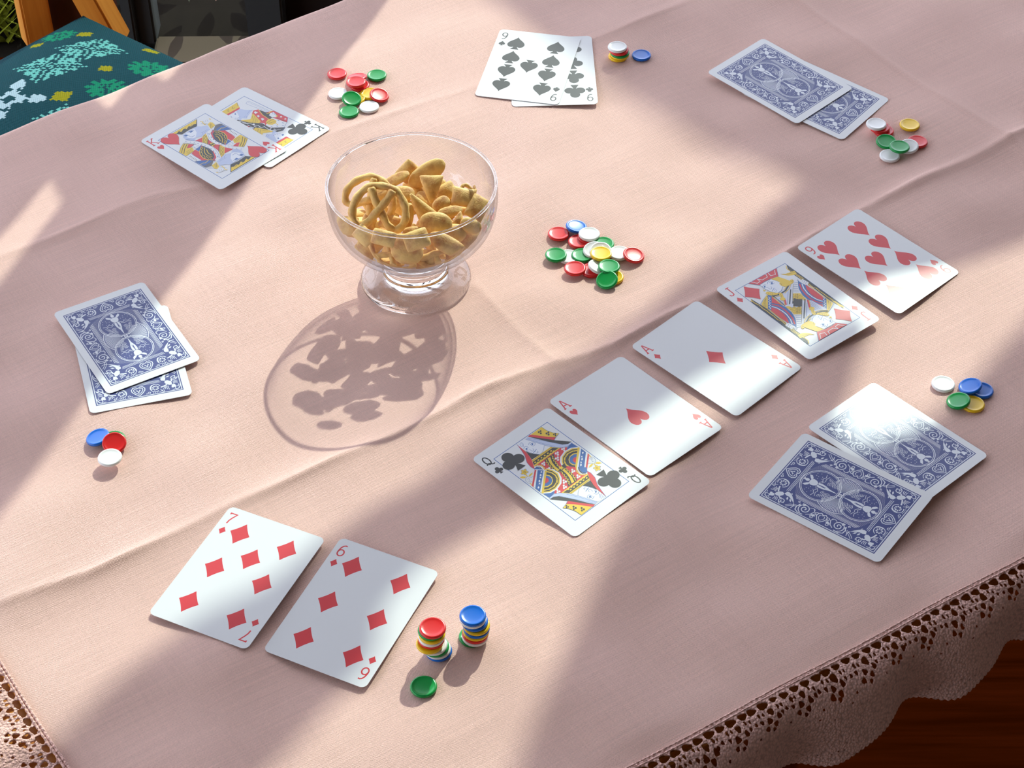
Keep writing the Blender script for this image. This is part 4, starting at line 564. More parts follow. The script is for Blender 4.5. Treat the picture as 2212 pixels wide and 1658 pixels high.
X = 15.5
LAYOUT = {'9': [(-X, 27.7), (-X, 9.2), (-X, -9.2), (-X, -27.7), (0, -.6), (X, 27.7), (X, 9.2), (X, -9.2), (X, -27.7)],
          '7': [(-X, 27.6), (-X, -.3), (-X, -27.9), (X, 27.6), (X, -.3), (X, -27.9), (0, 13.3)],
          '6': [(-X, 27.6), (-X, -.3), (-X, -27.9), (X, 27.6), (X, -.3), (X, -27.9)],
          'A': [(-.5, -.3)], 'K': [(-15.6, 26.6), (15.6, -26.6)], 'J': [(-15.4, 26.3), (15.4, -26.3)], 'Q': [(-15.4, 25.8), (15.4, -25.8)]}
def face(card, rank, s, art=None):
    col = 'R' if s in 'hd' else 'B'
    add_index(card, rank, s, col)
    if art:
        P = Print(); top = 0.0
        W2, H2 = 22.2, 34.9
        P.many('U', [q for q in ribbon([(-W2, -H2), (W2, -H2), (W2, H2), (-W2, H2), (-W2, -H2)], .4)])
        for fl_ in (1, -1):
            for op in ART[art][1:]:
                k, cc, wd = op[:3]; q = np.array(op[3:], float).reshape(-1, 2)/10.0*fl_
                q = np.clip(q, (-W2, -H2), (W2, H2))
                if k == 'f': P.fill(cc, q)
                else: P.stroke(cc, wd, q)
        P.build('court_picture', card, dz=.0000035)
    for (x, y) in LAYOUT[rank]:
        P = Print(); pp = suit(s, 8.2)
        flip = y < -1 or (rank == 'A' and s == 'h' and False) or (rank == '9' and s in 's' and y < 0) or (rank == '9' and s == 's' and x == 0)
        if rank == 'A' and s == 'h': flip = True
        if flip: pp = rot180(pp)
        P.many(col, shift(pp, x, y)); P.build('pip', card, z0=CT/2+(.00012 if art else .000006))

def spiral(cx, cy, r0, r1, a0, turns, n=26):
    return [(cx+(r0+(r1-r0)*i/n)*math.cos(math.radians(a0+360*turns*i/n)), cy+(r0+(r1-r0)*i/n)*math.sin(math.radians(a0+360*turns*i/n))) for i in range(n+1)]
def back_print(card):
    P = Print(); B = []
    P.fill('D', [(-27.2, -38.6), (27.2, -38.6), (27.2, 38.6), (-27.2, 38.6)])
    P.many('O', ribbon([(-26.3, -37.7), (26.3, -37.7), (26.3, 37.7), (-26.3, 37.7), (-26.3, -37.7)], .55))
    q1, q2 = [], []   # strokes (width, pts) of one quarter (x<0,y>0); fills of one quarter
    st = lambda w, p: q1.append((w, p)); fi = lambda p: q2.append(p)
    # corner curls, rings and figure
    st(.35, arc(-23.9, 35.4, 1.3, 1.3, 0, 360)); st(.32, [(-25, 32), (-24.9, 33.6), (-24, 34.2)]); st(.32, [(-20.6, 36.8), (-22, 36.6), (-22.8, 36.0)])
    st(.4, arc(-22.2, 33.4, 3.6, 3.6, 100, 190))
    fi(arc(-21.9, 33.0, 1.25, 1.35, 0, 345)); fi(arc(-22.6, 33.9, .9, .8, 0, 345, 8)); fi(arc(-21.2, 34.1, .8, .8, 0, 345, 8))   # head and curls
    fi([(-20.9, 32.0), (-19.4, 31.9), (-17.6, 30.6), (-16.8, 29.0), (-17.3, 27.5), (-18.9, 27.3), (-20.3, 28.4), (-21.3, 30.2)])      # torso
    st(.9, [(-18.0, 31.2), (-15.6, 32.2), (-13.9, 32.6)]); st(.8, [(-20.6, 29.2), (-21.6, 28.0), (-21.2, 27.0)])
    for k in range(4): st(.38, [(-18.6+k*.7, 32.4), (-18.4+k*.9, 34.0), (-18.8+k*1.2, 35.9-k*.5)])     # wing feathers
    for k in range(3): st(.38, [(-22.0, 31.0-k*.8), (-23.6, 30.6-k), (-24.9, 31.2-k*1.2)])
    fi([(-17.2, 27.4), (-15.0, 26.6), (-14.9, 25.0), (-16.4, 22.6), (-18.6, 20.4), (-20.8, 18.9), (-19.2, 21.4), (-17.9, 23.8), (-18.0, 25.6)])   # leafy tail
    fi([(-18.2, 24.4), (-19.8, 24.6), (-21.0, 23.4), (-19.6, 23.4)]); fi([(-18.8, 22.6), (-20.4, 22.2), (-21.2, 20.8), (-19.6, 21.4)])
    st(.45, [(-20.8, 18.9), (-22.6, 18.0), (-24.8, 18.6)]); st(.35, [(-24.6, 22.6), (-22.4, 20.2), (-20.8, 17.0)]); st(.35, [(-25.4, 21.8), (-23.2, 19.4), (-21.6, 16.4)])
    # small spiral beside the figure
    st(.5, spiral(-23.1, 25.6, .5, 2.3, 40, 1.4)); fi(arc(-24.3, 26.6, .4, .4, 0, 345, 6)); fi(arc(-23.9, 24.2, .35, .35, 0, 345, 6))
    # flower with leafy wreath
    for k in range(8):
        a = k*45+22; fi([(-10.6+.8*math.cos(math.radians(a)), 32.4+.8*math.sin(math.radians(a)))]+arc(-10.6+1.75*math.cos(math.radians(a)), 32.4+1.75*math.sin(math.radians(a)), .5, .5, a-100, a+100, 6))
    st(.42, arc(-10.6, 32.4, 3.3, 3.4, 200, 480)); st(.9, arc(-10.6, 32.3, 3.0, 3.4, 300, 380)); st(.35, [(-13.4, 34.2), (-14.4, 35.8), (-12.8, 36.4)])
    st(.35, spiral(-6.4, 36.0, .3, 1.1, 0, 1.1, 12)); st(.35, spiral(-15.2, 36.0, .3, 1.0, 90, 1.1, 12)); fi(arc(-4.6, 36.4, .4, .4, 0, 345, 6))
    for k in range(4): st(.3, [(-12.2+k*1.1, 36.0), (-12.0+k*1.1, 37.0)])
    # heart leaf on the centre line of the short side (its half)
    st(.55, [(0, 37.0), (-2.2, 35.0), (-4.0, 32.6), (-4.2, 30.6), (-3.0, 29.0), (-1.4, 28.8), (0, 30.0)])
    st(.45, [(0, 35.4), (-1.8, 33.8), (-2.8, 32.2), (-2.8, 30.8), (-1.9, 30.0), (-.8, 30.4)]); st(.35, [(0, 34.2), (-.9, 31.4)]); st(.3, [(0, 33.0), (-1.7, 31.6)])
    # rules round the centre
    st(.32, [(-14.6, 27.6), (0, 27.6)]); st(.32, [(-14.2, 26.7), (0, 26.7)]); st(.32, [(-13.8, 25.9), (0, 25.9)])
    st(.32, [(-16.4, 20), (-16.4, 0)]); st(.32, [(-15.6, 20.6), (-15.6, 0)]); st(.32, [(-14.9, 21.2), (-14.9, 0)]); st(.25, [(-14.2, 21.6), (-14.2, 0)])
    st(.4, spiral(-15.6, 24.0, .2, .9, 0, 1.0, 10)); st(.4, spiral(-18.0, 16.8, .2, .8, 90, 1.0, 10))
    # side scroll
    st(.55, spiral(-21.0, 11.4, .4, 3.9, 200, 1.9, 40)); st(.45, [(-24.2, 9.0), (-22.6, 6.8), (-19.6, 5.4), (-17.6, 6.6)]); st(.6, [(-19.6, 15.0), (-21.4, 16.4), (-24.2, 16.0), (-25.4, 13.6), (-25.2, 10.4)])
    st(.4, [(-18.4, 9.0), (-17.6, 7.4), (-18.2, 5.6)]); fi([(-19.4, 13.2), (-17.6, 14.4), (-17.2, 12.6), (-18.4, 12.0)]); fi([(-20.4, 14.4), (-20.0, 16.2), (-18.6, 15.6)])
    st(.4, spiral(-24.0, 5.4, .3, 1.3, 0, 1.2, 14)); st(.4, spiral(-19.8, 3.6, .3, 1.4, 120, 1.2, 14)); fi([(-22.4, 6.6), (-21.2, 4.6), (-22.4, 3.4), (-23.2, 4.8)])
    # side heart (its half)
    st(.5, [(-25.2, 0), (-23.2, 2.0), (-21.0, 3.2), (-19.0, 2.8), (-18.0, 1.4), (-18.8, .2), (-19.6, 0)]); st(.35, [(-23.6, 0), (-21.6, 1.6), (-20.0, 1.7), (-19.4, .8)])
    # medallion (half), bars of the hub and the figure in the medallion
    st(.5, arc(0, 13.4, 12.2, 12.2, 90, 270, 30)); st(.3, arc(0, 13.4, 11.3, 11.3, 90, 270, 28))
    st(.5, arc(0, 0, 14.3, 14.3, 90+50, 180, 12))
    st(.6, [(-3.0, .9), (-.6, 1.5)])
    for k in range(11):
        a = math.radians(180-2-k*4.1); rr = 13.6 if k < 9 else 11.5
        fi([(-2.0*abs(math.cos(a))-.2, 2.0*math.sin(a)), (rr*math.cos(a-.018), rr*math.sin(a-.018)), (rr*math.cos(a+.018), rr*math.sin(a+.018))])
    fi([(0, 20.6), (-1.6, 20.4), (-2.6, 19.0), (-2.2, 17.0), (-1.2, 15.6), (0, 15.4)]); fi([(0, 23.6), (-.9, 23.2), (-1.2, 22.2), (-.8, 21.2), (0, 20.9)]); fi([(0, 24.4), (-1.0, 24.2), (-.5, 23.5), (0, 23.6)])
    fi([(-1.4, 20.4), (-2.4, 21.6), (-4.4, 23.2), (-4.6, 21.4), (-3.4, 20.2), (-2.4, 19.7)])
    fi([(-.2, 15.2), (-1.6, 15.3), (-1.9, 13.2), (-1.5, 10.2), (-.6, 7.4), (-.5, 10.6)]); fi([(0, 11.0), (-.7, 8.6), (-.2, 3.2), (0, 2.2)])
    st(.32, [(-2.0, 15.4), (-3.8, 14.0), (-5.4, 15.0), (-7.4, 13.8), (-9.6, 14.6)]); st(.28, [(-2.4, 14.0), (-4.6, 12.6), (-6.2, 13.2), (-9.0, 12.2)])
    for k in range(9):
        a, b = -3.2-(k*2.7) % 6.4, 21.5-(k*1.93) % 6; fi([(a, b+.3), (a-.3, b-.2), (a+.3, b-.2)])
    for k in range(9):
        y0 = 9.8-k*.85; x0 = -2.0-.25*k % 1; st(.26, [(x0-.6, y0), (x0-1.9, y0+.9), (x0-3.2, y0+.7)])
    for k in range(6):
        y0 = 10.6-k*.9; st(.26, [(-6.2+.3*k, y0), (-7.4+.3*k, y0+.8), (-8.6+.3*k, y0+.5)])
    # dotted ground between medallions and rules
    for i in range(22):
        for j in range(42):
            x, y = -13.6+i*.65, .4+j*.62+(i % 2)*.31
            if x > 0 or y > 25.6 or (x < -9 and y > 29+x*.5): continue
            if math.hypot(x, y-13.4) < 12.8 or math.hypot(x, y) < 14.9: continue
            fi([(x-.17, y), (x, y-.13), (x+.17, y), (x, y+.13)])
    polys = []
    for wd, p in q1: polys += [np.array(a) for a in ribbon(p, wd)]
    polys += [np.array(a, float) for a in q2]
    al = []
    for sx, sy in ((1, 1), (-1, 1), (1, -1), (-1, -1)): al += [p*np.array([sx, sy]) for p in polys]
    # medallion ground sits a little lighter than the ornaments' ground
    P.many('O', al)
    P.many('O', [np.array(arc(0, 0, 1.3, 1.3, 0, 345, 12))]); P.many('D', [np.array(arc(0, 0, .75, .75, 0, 345, 10))]); P.many('O', [np.array(arc(0, 0, .4, .4, 0, 345, 8))])
    return P.build('back_print', card)

def plane_fit(x, y, th, lift=0.0):
    ca, sa = math.cos(th), math.sin(th)
    gx, gy = np.meshgrid(np.linspace(-.5, .5, 9)*CW, np.linspace(-.5, .5, 11)*CHH)
    wx, wy = x+gx*ca-gy*sa, y+gx*sa+gy*ca
    h = cloth_h(wx, wy)
    A = np.stack([wx.ravel()-x, wy.ravel()-y, np.ones(wx.size)], 1)
    k, *_ = np.linalg.lstsq(A, h.ravel(), rcond=None)
    res = (h.ravel()-A @ k).max()
    return k[0], k[1], k[2]+res+lift
POSE = {}
def pose_card(o, key, over=None, lift=0.0, tilt=None):
    x, y, th = D['cards'][key]
    a, b, z = plane_fit(x, y, th)
    ca, sa = math.cos(th), math.sin(th)
    gx, gy = np.meshgrid(np.linspace(-.5, .5, 9)*CW, np.linspace(-.5, .5, 11)*CHH)
    wx, wy = gx*ca-gy*sa, gx*sa+gy*ca
    if tilt: a += tilt[0]; b += tilt[1]
    if over:                       # rests on the card below it, a little higher
        x2, y2, a2, b2, z2, t2 = POSE[over]
        dx, dy = wx+x-x2, wy+y-y2
        on = (np.abs(dx*math.cos(t2)+dy*math.sin(t2)) < CW/2) & (np.abs(-dx*math.sin(t2)+dy*math.cos(t2)) < CHH/2)
        low, ch = z2+a2*dx[on]+b2*dy[on]+CT+.00012, cloth_h(x+wx, y+wy)+CT/2+.00015
        best = None                # the pose of least height that clears both the cloth and the card below
        for ka in np.linspace(-.06, .06, 25):
            for kb in np.linspace(-.06, .06, 25):
                zz = max((low-(a+ka)*wx[on]-(b+kb)*wy[on]).max(), (ch-(a+ka)*wx-(b+kb)*wy).max())
                if best is None or zz < best[0]: best = (zz, a+ka, b+kb)
        z, a, b = best
    else: z += CT/2+.0001
    if tilt and not over: z = max(z, (cloth_h(x+wx, y+wy)-a*wx-b*wy).max()+CT/2+.0002)
    z += lift
    POSE[key] = (x, y, a, b, z, th)
    n = Vector((-a, -b, 1)).normalized()
    xa = Vector((ca, sa, a*ca+b*sa)).normalized(); ya = n.cross(xa)
    m = Matrix((xa, ya, n)).transposed().to_4x4(); m.translation = (x, y, z)
    o.matrix_world = m
CARDS = [
 ('KC', 'K', 'c', 'king_club', None, 0, 'king of clubs playing card lying partly under the king of hearts'),
 ('KH', 'K', 'h', 'king_heart', 'KC', 0, 'king of hearts playing card on top of the king of clubs'),
 ('9C', '9', 'c', None, None, 0, 'nine of clubs playing card lying partly under the nine of spades'),
 ('9S', '9', 's', None, '9C', 0, 'nine of spades playing card on top of the nine of clubs'),
 ('9H', '9', 'h', None, None, 0, 'nine of hearts playing card at the right end of the row of five'),
 ('JD', 'J', 'd', 'jack', None, 0, 'jack of diamonds playing card in the row of five'),
 ('AD', 'A', 'd', None, None, 0, 'ace of diamonds playing card in the middle of the row of five'),
 ('AH', 'A', 'h', None, None, 0, 'ace of hearts playing card in the row of five'),
 ('QC', 'Q', 'c', 'queen', None, 0, 'queen of clubs playing card at the left end of the row of five'),
 ('7D', '7', 'd', None, None, 0, 'seven of diamonds playing card in front at the left'),
 ('6D', '6', 'd', None, None, 0, 'six of diamonds playing card in front beside the chip stacks'),
]
for key, rank, s, art, over, lift, lab in CARDS:
    o = card_body('playing_card'); tag(o, lab, 'playing card', 'playing cards face up on the cloth')
    face(o, rank, s, art); pose_card(o, key, over, lift, (-.03, -.012) if key == '9H' else None)
BACKS = [
 ('BB', None, 0, None, 'face-down blue card lying partly under another at the far right of the table'),
 ('BA', 'BB', 0, None, 'face-down blue card on top of another at the far right of the table'),
 ('LL', None, 0, None, 'face-down blue card lying partly under another at the left of the table'),
 ('LU', 'LL', .0003, None, 'face-down blue card on top of another at the left of the table'),
 ('RU', None, 0, (-.028, -.036), 'face-down blue card with sun glare, behind the other at the right'),
 ('RL', 'RU', 0, None, 'face-down blue card overlapping the glaring one, in front at the right'),
]
proto = None
for key, over, lift, tilt, lab in BACKS:
    if proto is None:
        proto = o = card_body('playing_card'); bp = back_print(o)
    else:
        o = proto.copy(); COL.objects.link(o)
        for ch in proto.children:
            c2 = ch.copy(); COL.objects.link(c2); c2.parent = o
    tag(o, lab, 'playing card', 'playing cards face down on the cloth'); pose_card(o, key, over, lift, tilt)

# ================================================================== CHIPS
T = .0021; CRAD = .0073
chip_prof = [(r_*1e-3, z_*1e-3) for r_, z_ in [(0, .3), (5.4, .25), (5.9, .05), (6.6, 0), (7.05, .25), (7.3, .8), (7.3, 1.3), (7.1, 1.75), (6.75, 2.02), (6.35, 2.1), (5.95, 2.03), (5.6, 1.90), (4.4, 1.78), (2.4, 1.70), (0, 1.68)]]
chip_mesh = {}
chips = []
for col, x, y, L, lab, grp in D['chips']:
    if col not in chip_mesh:
        o = lathe_obj('poker_chip', chip_prof, 44, M_CHIP[col]); chip_mesh[col] = o
    else:
        o = chip_mesh[col].copy(); COL.objects.link(o)
    tag(o, lab, 'poker chip', grp)
    gx, gy = x+CRAD*np.cos(np.linspace(0, 6.28, 9)), y+CRAD*np.sin(np.linspace(0, 6.28, 9))
    hz = float(cloth_h(gx, gy).max())
    rot = Euler((0, 0, random.uniform(0, 6.28))).to_matrix().to_4x4()
    z = hz+.0001
    if L >= 1:
        z = hz+.0001+L*T
        sup = [(a, b) for (g2, a, b, l2) in chips if g2 == grp and l2 == L-1 and math.hypot(a-x, b-y) < 2*CRAD*.96]
        if sup and L == 1:
            mx, my = np.mean(sup, 0); d = math.hypot(mx-x, my-y)
            if d > .45*CRAD:
                ang = min(T/d*.93, .30); ux, uy = (mx-x)/d, (my-y)/d
                z = hz+.0002+CRAD*math.sin(ang)
                rot = Matrix.Rotation(ang, 4, Vector((uy, -ux, 0))) @ rot
        elif L > 1: rot = Matrix.Rotation(random.uniform(-.02, .02), 4, 'X') @ rot
    m = rot.copy(); m.translation = (x, y, z); o.matrix_world = m
    chips.append((grp, x, y, L))

# ================================================================== BOWL AND SNACKS
BX, BY = -.0630, 1.0001
bz = float(cloth_h(np.array([BX]), np.array([BY]))[0])+.0006
bowl = empty('snack_bowl', (BX, BY, bz)); tag(bowl, 'clear footed glass bowl full of pretzels and crackers', 'bowl')
basin = [(0, 27.6), (12, 27.4), (20, 27.2), (26, 28.4), (32, 30.6), (38, 34.2), (44, 39.4), (49, 45.8), (52.4, 53), (54.3, 61), (55.0, 68), (55.0, 74), (54.6, 79.2), (54.2, 80.0), (53.4, 80.0), (53.0, 79.2), (53.2, 74), (53.2, 68), (52.4, 61.5), (50.4, 54), (47.2, 47.4), (42.6, 41.6), (37, 37.0), (31, 33.6), (24, 31.4), (16, 30.4), (0, 30.0)]
foot = [(0, 27.2), (12, 27.0), (20, 26.4), (24.4, 25.4), (23.4, 22.4), (21.4, 18), (20.6, 13.5), (22.0, 10), (26, 7.6), (31, 6.2), (34.6, 5.0), (36.2, 3.4), (36.4, 1.8), (35.6, .5), (34.2, 0), (28, 0), (14, 0), (0, 0)]
def fine(prof, k=3):
    p = np.array(prof, float)*1e-3; out = []
    for i in range(len(p)-1):
        p0, p1, p2, p3 = p[max(i-1, 0)], p[i], p[i+1], p[min(i+2, len(p)-1)]
        for j in range(k):
            t = j/k
            q = .5*((2*p1)+(-p0+p2)*t+(2*p0-5*p1+4*p2-p3)*t*t+(-p0+3*p1-3*p2+p3)*t**3)
            out.append((max(float(q[0]), 0.0), float(q[1])))
    out.append(tuple(p[-1])); out[0] = tuple(p[0])
    return out
lathe_obj('basin', fine(basin), 128, M_THIN, bowl)
lathe_obj('rim', [(53.85e-3+1.0e-3*math.cos(a), 79.6e-3+1.0e-3*math.sin(a)) for a in np.linspace(0, 2*math.pi, 15)], 128, M_SOLID, bowl)
lathe_obj('foot', fine(foot), 128, M_SOLID, bowl)

INZ = np.array([30.5, 31, 33.5, 39.5, 47.5, 56, 66, 80])*1e-3; INR = np.array([4, 16, 31, 38, 45, 49.5, 52, 52.5])*1e-3
def keep_inside(o):
    """press a snack's vertices against the inner wall of the bowl where they would poke through"""
    M_ = o.matrix_world.copy(); Mi = M_.inverted()
    for v in o.data.vertices:
        q = M_ @ v.co; zz = max(q.z-bz, .0312); rr = math.hypot(q.x-BX, q.y-BY); lim = float(np.interp(zz, INZ, INR))-.0006
        k = min(1.0, lim/max(rr, 1e-6))
        v.co = Mi @ Vector((BX+(q.x-BX)*k, BY+(q.y-BY)*k, zz+bz))
def pillow(kind, L, W, sd):
    rg = np.random.default_rng(sd); n = 12
    L *= 1.12; W *= 1.16; Th = min(max(W*.52, 4.2), 8.6 if kind != 'tri' else 6.6)
    V = []; idx = {}
    u = np.sin(np.linspace(-1, 1, n+1)*math.pi/2)
    k1, k2, k3 = rg.uniform(-.1, .1, 3)
    for sgn in (1, -1):
        for i in range(n+1):
            for j in range(n+1):
                edge = i in (0, n) or j in (0, n)
                if edge and sgn < 0: idx[(sgn, i, j)] = idx[(1, i, j)]; continue
                a, b = u[i], u[j]
                if kind == 'star': x, y = a*(1-.19*(1-b*b)), b*(1-.19*(1-a*a))
                elif kind == 'square': x, y = a*(1-.07*(1-b*b)), b*(1-.07*(1-a*a))
                elif kind == 'hex':
                    x, y = a*math.sqrt(1-.36*b*b), b*math.sqrt(1-.36*a*a)
                elif kind == 'long': x, y = a*(1-.05*(1-b*b)), b*(.30+.70*math.sqrt(max(0, 1-.96*a*a)))
                else: x, y = a*(1-.10*(1-b*b)), b*(.12+.88*(1-(a+1)/2))
                cr_ = 1-.13*(abs(a*b))**3; x *= cr_; y *= cr_
                z = sgn*.5*Th*((1-abs(a)**2.7)*(1-abs(b)**2.7))**.52*(.86+.14*(1-a*a)*(1-b*b))*(.9 if sgn > 0 else .75)
                if kind == 'tri': z *= (.62+.38*(1-(a+1)/2)*1.3)
                z += .05*Th*(k1*a+k2*b)+.10*W*k3*a*a
                z += .035*Th*math.sin(7*a+3*b+sd)*(1-a*a)*(1-b*b)
                V.append((x*L/2e3, y*W/2e3, z*1e-3)); idx[(sgn, i, j)] = len(V)-1
    F = []
    for sgn in (1, -1):
        for i in range(n):
            for j in range(n):
                q = (idx[(sgn, i, j)], idx[(sgn, i+1, j)], idx[(sgn, i+1, j+1)], idx[(sgn, i, j+1)])
                F.append(q if sgn > 0 else q[::-1])
    return V, F
def pretzel(L, W, sd):
    ctl = [(-.40, -.86), (-.20, -.42), (.06, .02), (.40, .52), (.72, .62), (.95, .22), (.86, -.36), (.50, -.84), (0, -.96), (-.50, -.84), (-.86, -.36), (-.95, .22), (-.72, .62), (-.40, .52), (-.06, .02), (.20, -.42), (.40, -.86)]
    p = np.array(ctl); out = []
    for i in range(len(p)-1):
        p0, p1, p2, p3 = p[max(i-1, 0)], p[i], p[i+1], p[min(i+2, len(p)-1)]
        for j in range(5):
            t = j/5; out.append(.5*((2*p1)+(-p0+p2)*t+(2*p0-5*p1+4*p2-p3)*t*t+(-p0+3*p1-3*p2+p3)*t**3))
    out.append(p[-1]); out = np.array(out); m = len(out); rr = .15; L *= 1.06; W *= 1.06
    V, F = [], []; K = 9
    for i in range(m):
        d = out[min(i+1, m-1)]-out[max(i-1, 0)]; d /= np.hypot(*d); nn = np.array([-d[1], d[0]])
        t = i/(m-1); zc = .07*math.cos(t*math.pi*2)+(.06 if t < .5 else -.06)*math.exp(-((min(t, 1-t)-.12)/.07)**2)
        r2 = rr*(1+.10*math.sin(i*1.3+sd)) * (.8 if i in (0, m-1) else 1)
        for k in range(K):
            a = 2*math.pi*k/K; q = out[i]+nn*r2*math.cos(a)*1.0
            V.append((q[0]*L/2e3, q[1]*W/2e3, (zc+r2*math.sin(a))*(L+W)/4e3))
    for i in range(m-1):
        for k in range(K): F.append((i*K+k, i*K+(k+1) % K, (i+1)*K+(k+1) % K, (i+1)*K+k))
    F += [tuple(range(K-1, -1, -1)), tuple(range((m-1)*K, m*K))]
    return V, F
for i, (ty, loc, L, W, R9, lab) in enumerate(D['snacks']):
    V, F = pretzel(L, W, i) if ty == 'pretzel' else pillow(ty, L, W, i)
    o = mesh('pretzel' if ty == 'pretzel' else 'cracker', V, F, M_SNACK, None, smooth=True)
    m = Matrix([R9[0:3], R9[3:6], R9[6:9]]).to_4x4(); m.translation = Vector(loc)+Vector((0, 0, bz-.0012)); o.matrix_world = m; keep_inside(o)
    tag(o, lab, 'pretzel' if ty == 'pretzel' else 'cracker', 'snacks in the glass bowl')

for i in range(34):
    a = i*2.39996; rr = .004+.040*math.sqrt(((i*7) % 34)/34); zz = .0385+.0065*(i % 3)*(1-rr/.06)+.22*max(0, rr-.02)
    V, F = pillow(('square', 'long', 'star', 'hex')[i % 4], 14, 11.5, 60+i)
    o = mesh('cracker', V, F, M_SNACK, None, smooth=True)
    o.location = (BX+rr*math.cos(a), BY+rr*math.sin(a), bz+zz); o.rotation_euler = (math.sin(i*1.7)*.7, math.cos(i*2.3)*.7, i*1.1)
    o.matrix_world = Matrix.LocRotScale(o.location, o.rotation_euler, None); keep_inside(o)
    tag(o, 'cracker buried deep in the glass bowl beneath the other snacks', 'cracker', 'buried crackers in the glass bowl')

# ================================================================== CHAIR AND CUSHION
CU = D['cushion']; cang = math.radians(CU['ang'])
chair = empty('wooden_chair', (CU['c'][0], CU['c'][1], -.75)); chair.rotation_euler = (0, 0, cang)
tag(chair, 'honey-coloured wooden chair under the green patterned cushion', 'chair')
def chpart(name, lo, hi, mat=M_CHAIR): return box(name, lo, hi, mat, chair, bevel=.004)
chpart('seat', (-.20, -.20, .420), (.20, .20, .446))
for sx in (-1, 1):
    for sy in (-1, 1): chpart('leg', (sx*.18-.016, sy*.18-.016, 0), (sx*.18+.016, sy*.18+.016, .420))
inv = (Matrix.Translation(chair.location) @ Matrix.Rotation(cang, 4, 'Z')).inverted()
def cl(p): return inv @ Vector(p)
for a, b, nm, wd, rr in ((D['postA'][0], D['postA'][1], 'back_post', .030, .5), (D['postB'][0], D['postB'][1], 'back_post', .030, .35)):
    beam(nm, cl(a), cl(b), wd, wd*.9, M_CHAIR, chair, rr-cang)
pa, pb = Vector(D['postA'][0]), Vector(D['postB'][0])
sv = [cl(Vector((p_.x, p_.y+dy, zz))) for p_ in (pa, pb) for dy in (.022, .034) for zz in (-.36, .12)]
mesh('back_slat', sv, [(0, 1, 3, 2), (4, 6, 7, 5), (0, 4, 5, 1), (2, 3, 7, 6), (1, 5, 7, 3), (0, 2, 6, 4)], M_RUST, chair)

def knit(u, v):
    """colour of the stitch at (u, v) metres from the cushion centre"""
    G = CU['motif']; ca, sa = math.cos(CU['rot']), math.sin(CU['rot'])
    for kind, mu, mv, s in G:
        a, b = ((u-mu)*ca+(v-mv)*sa)/s, (-(u-mu)*sa+(v-mv)*ca)/s; A, B_ = abs(a), abs(b)
        if kind == 'snow' or kind == 'flower':
            if max(A, B_) < 1:
                p, q = max(A, B_), min(A, B_)
                i, j = int(p*11), int(q*11)
                on = (i == j and i > 1) or (q < .12 and p < .95 and i % 2 == 0) or (p > .35 and abs(p-q-.35) < .10 and p < .98) or (.55 < p < .98 and q < .10)
                on = on or (abs(p+q-1.05) < .12 and (i+j) % 2 == 0)
                if kind == 'flower': on = (p < .95 and abs(p-q) < .34 and not (p < .2) and not (.45 < p < .62 and .25 < q < .45))
                if on: return 1 if kind == 'snow' else 4
        elif kind == 'burst':
            rr = math.hypot(a, b); th = math.atan2(b, a)
            if rr < .62+.38*abs(math.sin(th*6)) and (rr > .5 or (int(A*14)+int(B_*14)) % 3): return 2
        elif kind == 'dia':
            if A+B_ < 1: return 3
    return 0
def knit_mat(name, col):
    m = material(name, srgb(*col), .95, .1); n = N(m)
    k = 2*math.pi/.0026; co = n.coord(); sep = n.new('ShaderNodeSeparateXYZ'); n.link(co, sep.inputs[0])
    h = n.math('MULTIPLY', n.math('SINE', n.math('MULTIPLY', sep.outputs[0], k)), n.math('SINE', n.math('MULTIPLY', sep.outputs[1], k)))
    n.link(n.mix(1.0, srgb(*col), n.math('MULTIPLY_ADD', h, .18, .9), 'MULTIPLY'), n.b.inputs['Base Color'])
    n.bump(h, .7, .0008); return m
def build_cushion():
    nn = 150; half = .20; V = []; F = []; I = []
    us = np.linspace(-half, half, nn+1)
    U, Vv = np.meshgrid(us, us, indexing='ij')
    def zt(s):
        c_ = np.clip(np.cos(np.pi*U/(2*half*1.0))*np.cos(np.pi*Vv/(2*half*1.0)), 0, 1)**.5
        return CU['z0']+s*CU['h']*c_
    pin = 1-.05*(1-(Vv/half)**2); pin2 = 1-.05*(1-(U/half)**2)
    top = np.stack([U*pin, Vv*pin2, zt(1)], -1); bot = np.stack([U*pin, Vv*pin2, zt(-.42)], -1)
    V = np.concatenate([top.reshape(-1, 3), bot.reshape(-1, 3)])
    N1 = (nn+1)**2
    for i in range(nn):
        for j in range(nn):
            a = i*(nn+1)+j; F.append((a, a+nn+1, a+nn+2, a+1)); I.append(knit((us[i]+us[i+1])/2, (us[j]+us[j+1])/2))
    for i in range(nn):
        for j in range(nn):
            a = N1+i*(nn+1)+j; F.append((a, a+1, a+nn+2, a+nn+1)); I.append(0)
    mats = [knit_mat('knit_dark_teal', (14, 62, 72)), knit_mat('knit_pale_teal', (98, 172, 166)), knit_mat('knit_green', (12, 122, 92)), knit_mat('knit_olive', (142, 136, 22)), knit_mat('knit_pale_grey', (160, 184, 196))]
    o = mesh('seat_cushion', V, F, mats, None, smooth=True, idx=I)
    bm = bmesh.new(); bm.from_mesh(o.data); bmesh.ops.remove_doubles(bm, verts=bm.verts[:], dist=1e-5); bm.to_mesh(o.data); bm.free()
    o.location = (CU['c'][0], CU['c'][1], 0); o.rotation_euler = (0, 0, cang)
    return o
tag(build_cushion(), 'dark teal knitted cushion with snowflake and diamond motifs on the chair', 'cushion')

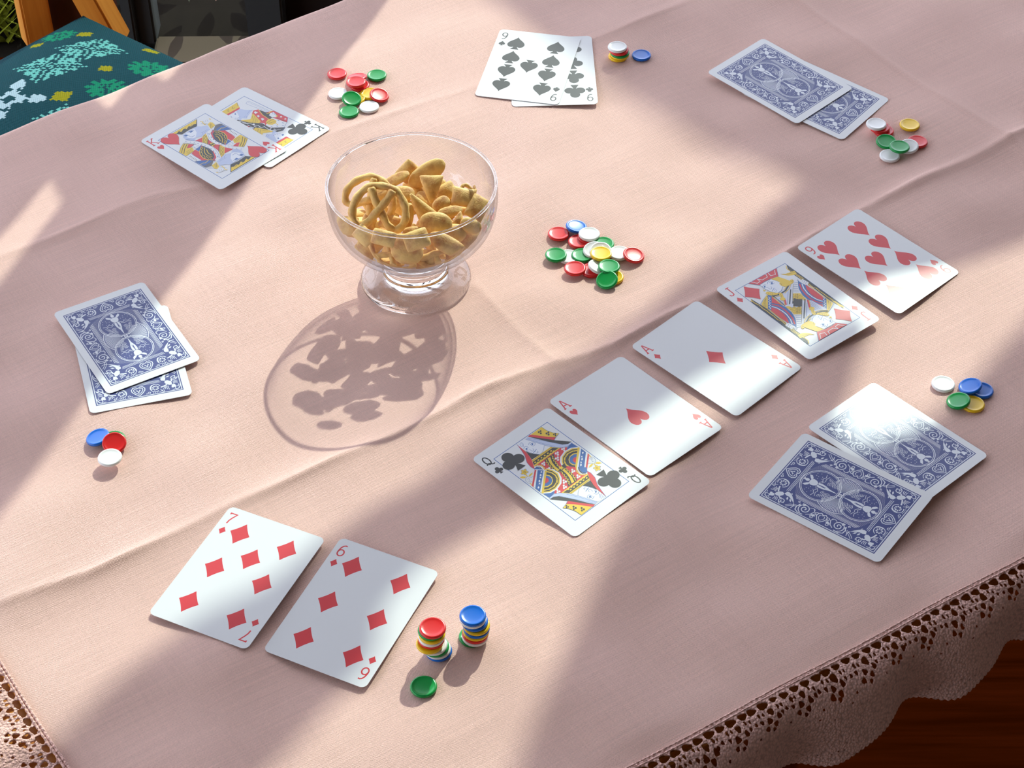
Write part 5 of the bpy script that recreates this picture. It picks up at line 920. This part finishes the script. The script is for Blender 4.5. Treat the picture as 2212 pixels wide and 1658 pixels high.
# ================================================================== GARDEN BEHIND THE GLASS
def leaf_mesh(L, W):
    V = [(0, 0, 0)]; pr = [(.2, .35), (.45, .5), (.7, .38), (.9, .14)]
    for t, k in pr: V += [(t*L, -k*W, .08*L*t), (t*L, 0, .02*L*t), (t*L, k*W, .08*L*t)]
    V.append((L, 0, 0)); F = [(0, 1, 2), (0, 2, 3)]
    for i in range(3):
        b = 1+i*3; F += [(b, b+3, b+4, b+1), (b+1, b+4, b+5, b+2)]
    F += [(10, 13, 11), (11, 13, 12)]
    return V, F
M_LEAFR = material('dry_leaf', srgb(96, 52, 36), .7, .3); M_LEAFG = material('dark_leaf', srgb(58, 62, 40), .6, .3)
plant = empty('reflection_leaves', (-.44, 2.60, -.755)); tag(plant, 'reddish leaves behind the glass door, standing in for reflections in the pane', 'plant')  # leaves added in place of the vague leaf reflections in the glass
for i in range(16):
    V, F = leaf_mesh(random.uniform(.05, .08), random.uniform(.02, .035))
    o = mesh('leaf', V, F, M_LEAFR if i % 3 else M_LEAFG, plant, smooth=True)
    a = i*2.4; o.rotation_euler = (random.uniform(-.3, .3), random.uniform(-.6, .1), a); o.location = (.03*math.cos(a)*(1+i*.12), .03*math.sin(a)*(1+i*.1), .01+.004*i)
shrub = empty('garden_shrub', (-.755, 2.57, -.765)); tag(shrub, 'mossy yellow-green shrub outdoors at the upper left corner', 'shrub')
V, F = [], []
for i in range(1500):
    a = random.uniform(0, 6.28); rr = random.uniform(0, .16); h = random.uniform(.0, .16)*(1-rr/.2)
    bx, by = rr*math.cos(a), rr*math.sin(a)*.8; d = random.uniform(0, 6.28); l = random.uniform(.02, .05)
    b = len(V); ex, ey = math.cos(d)*l, math.sin(d)*l
    V += [(bx-ey*.12, by+ex*.12, h), (bx+ey*.12, by-ex*.12, h), (bx+ex, by+ey, h+l*.9)]; F.append((b, b+1, b+2))
o = mesh('foliage', V, F, material('moss_leaf', srgb(120, 126, 26), .8, .2), shrub); o['kind'] = 'stuff'
mesh('stem', *lathe([(0, 0), (.012, 0), (.008, .08), (0, .1)], 8), material('bark', srgb(60, 44, 30), .9, .1), shrub)
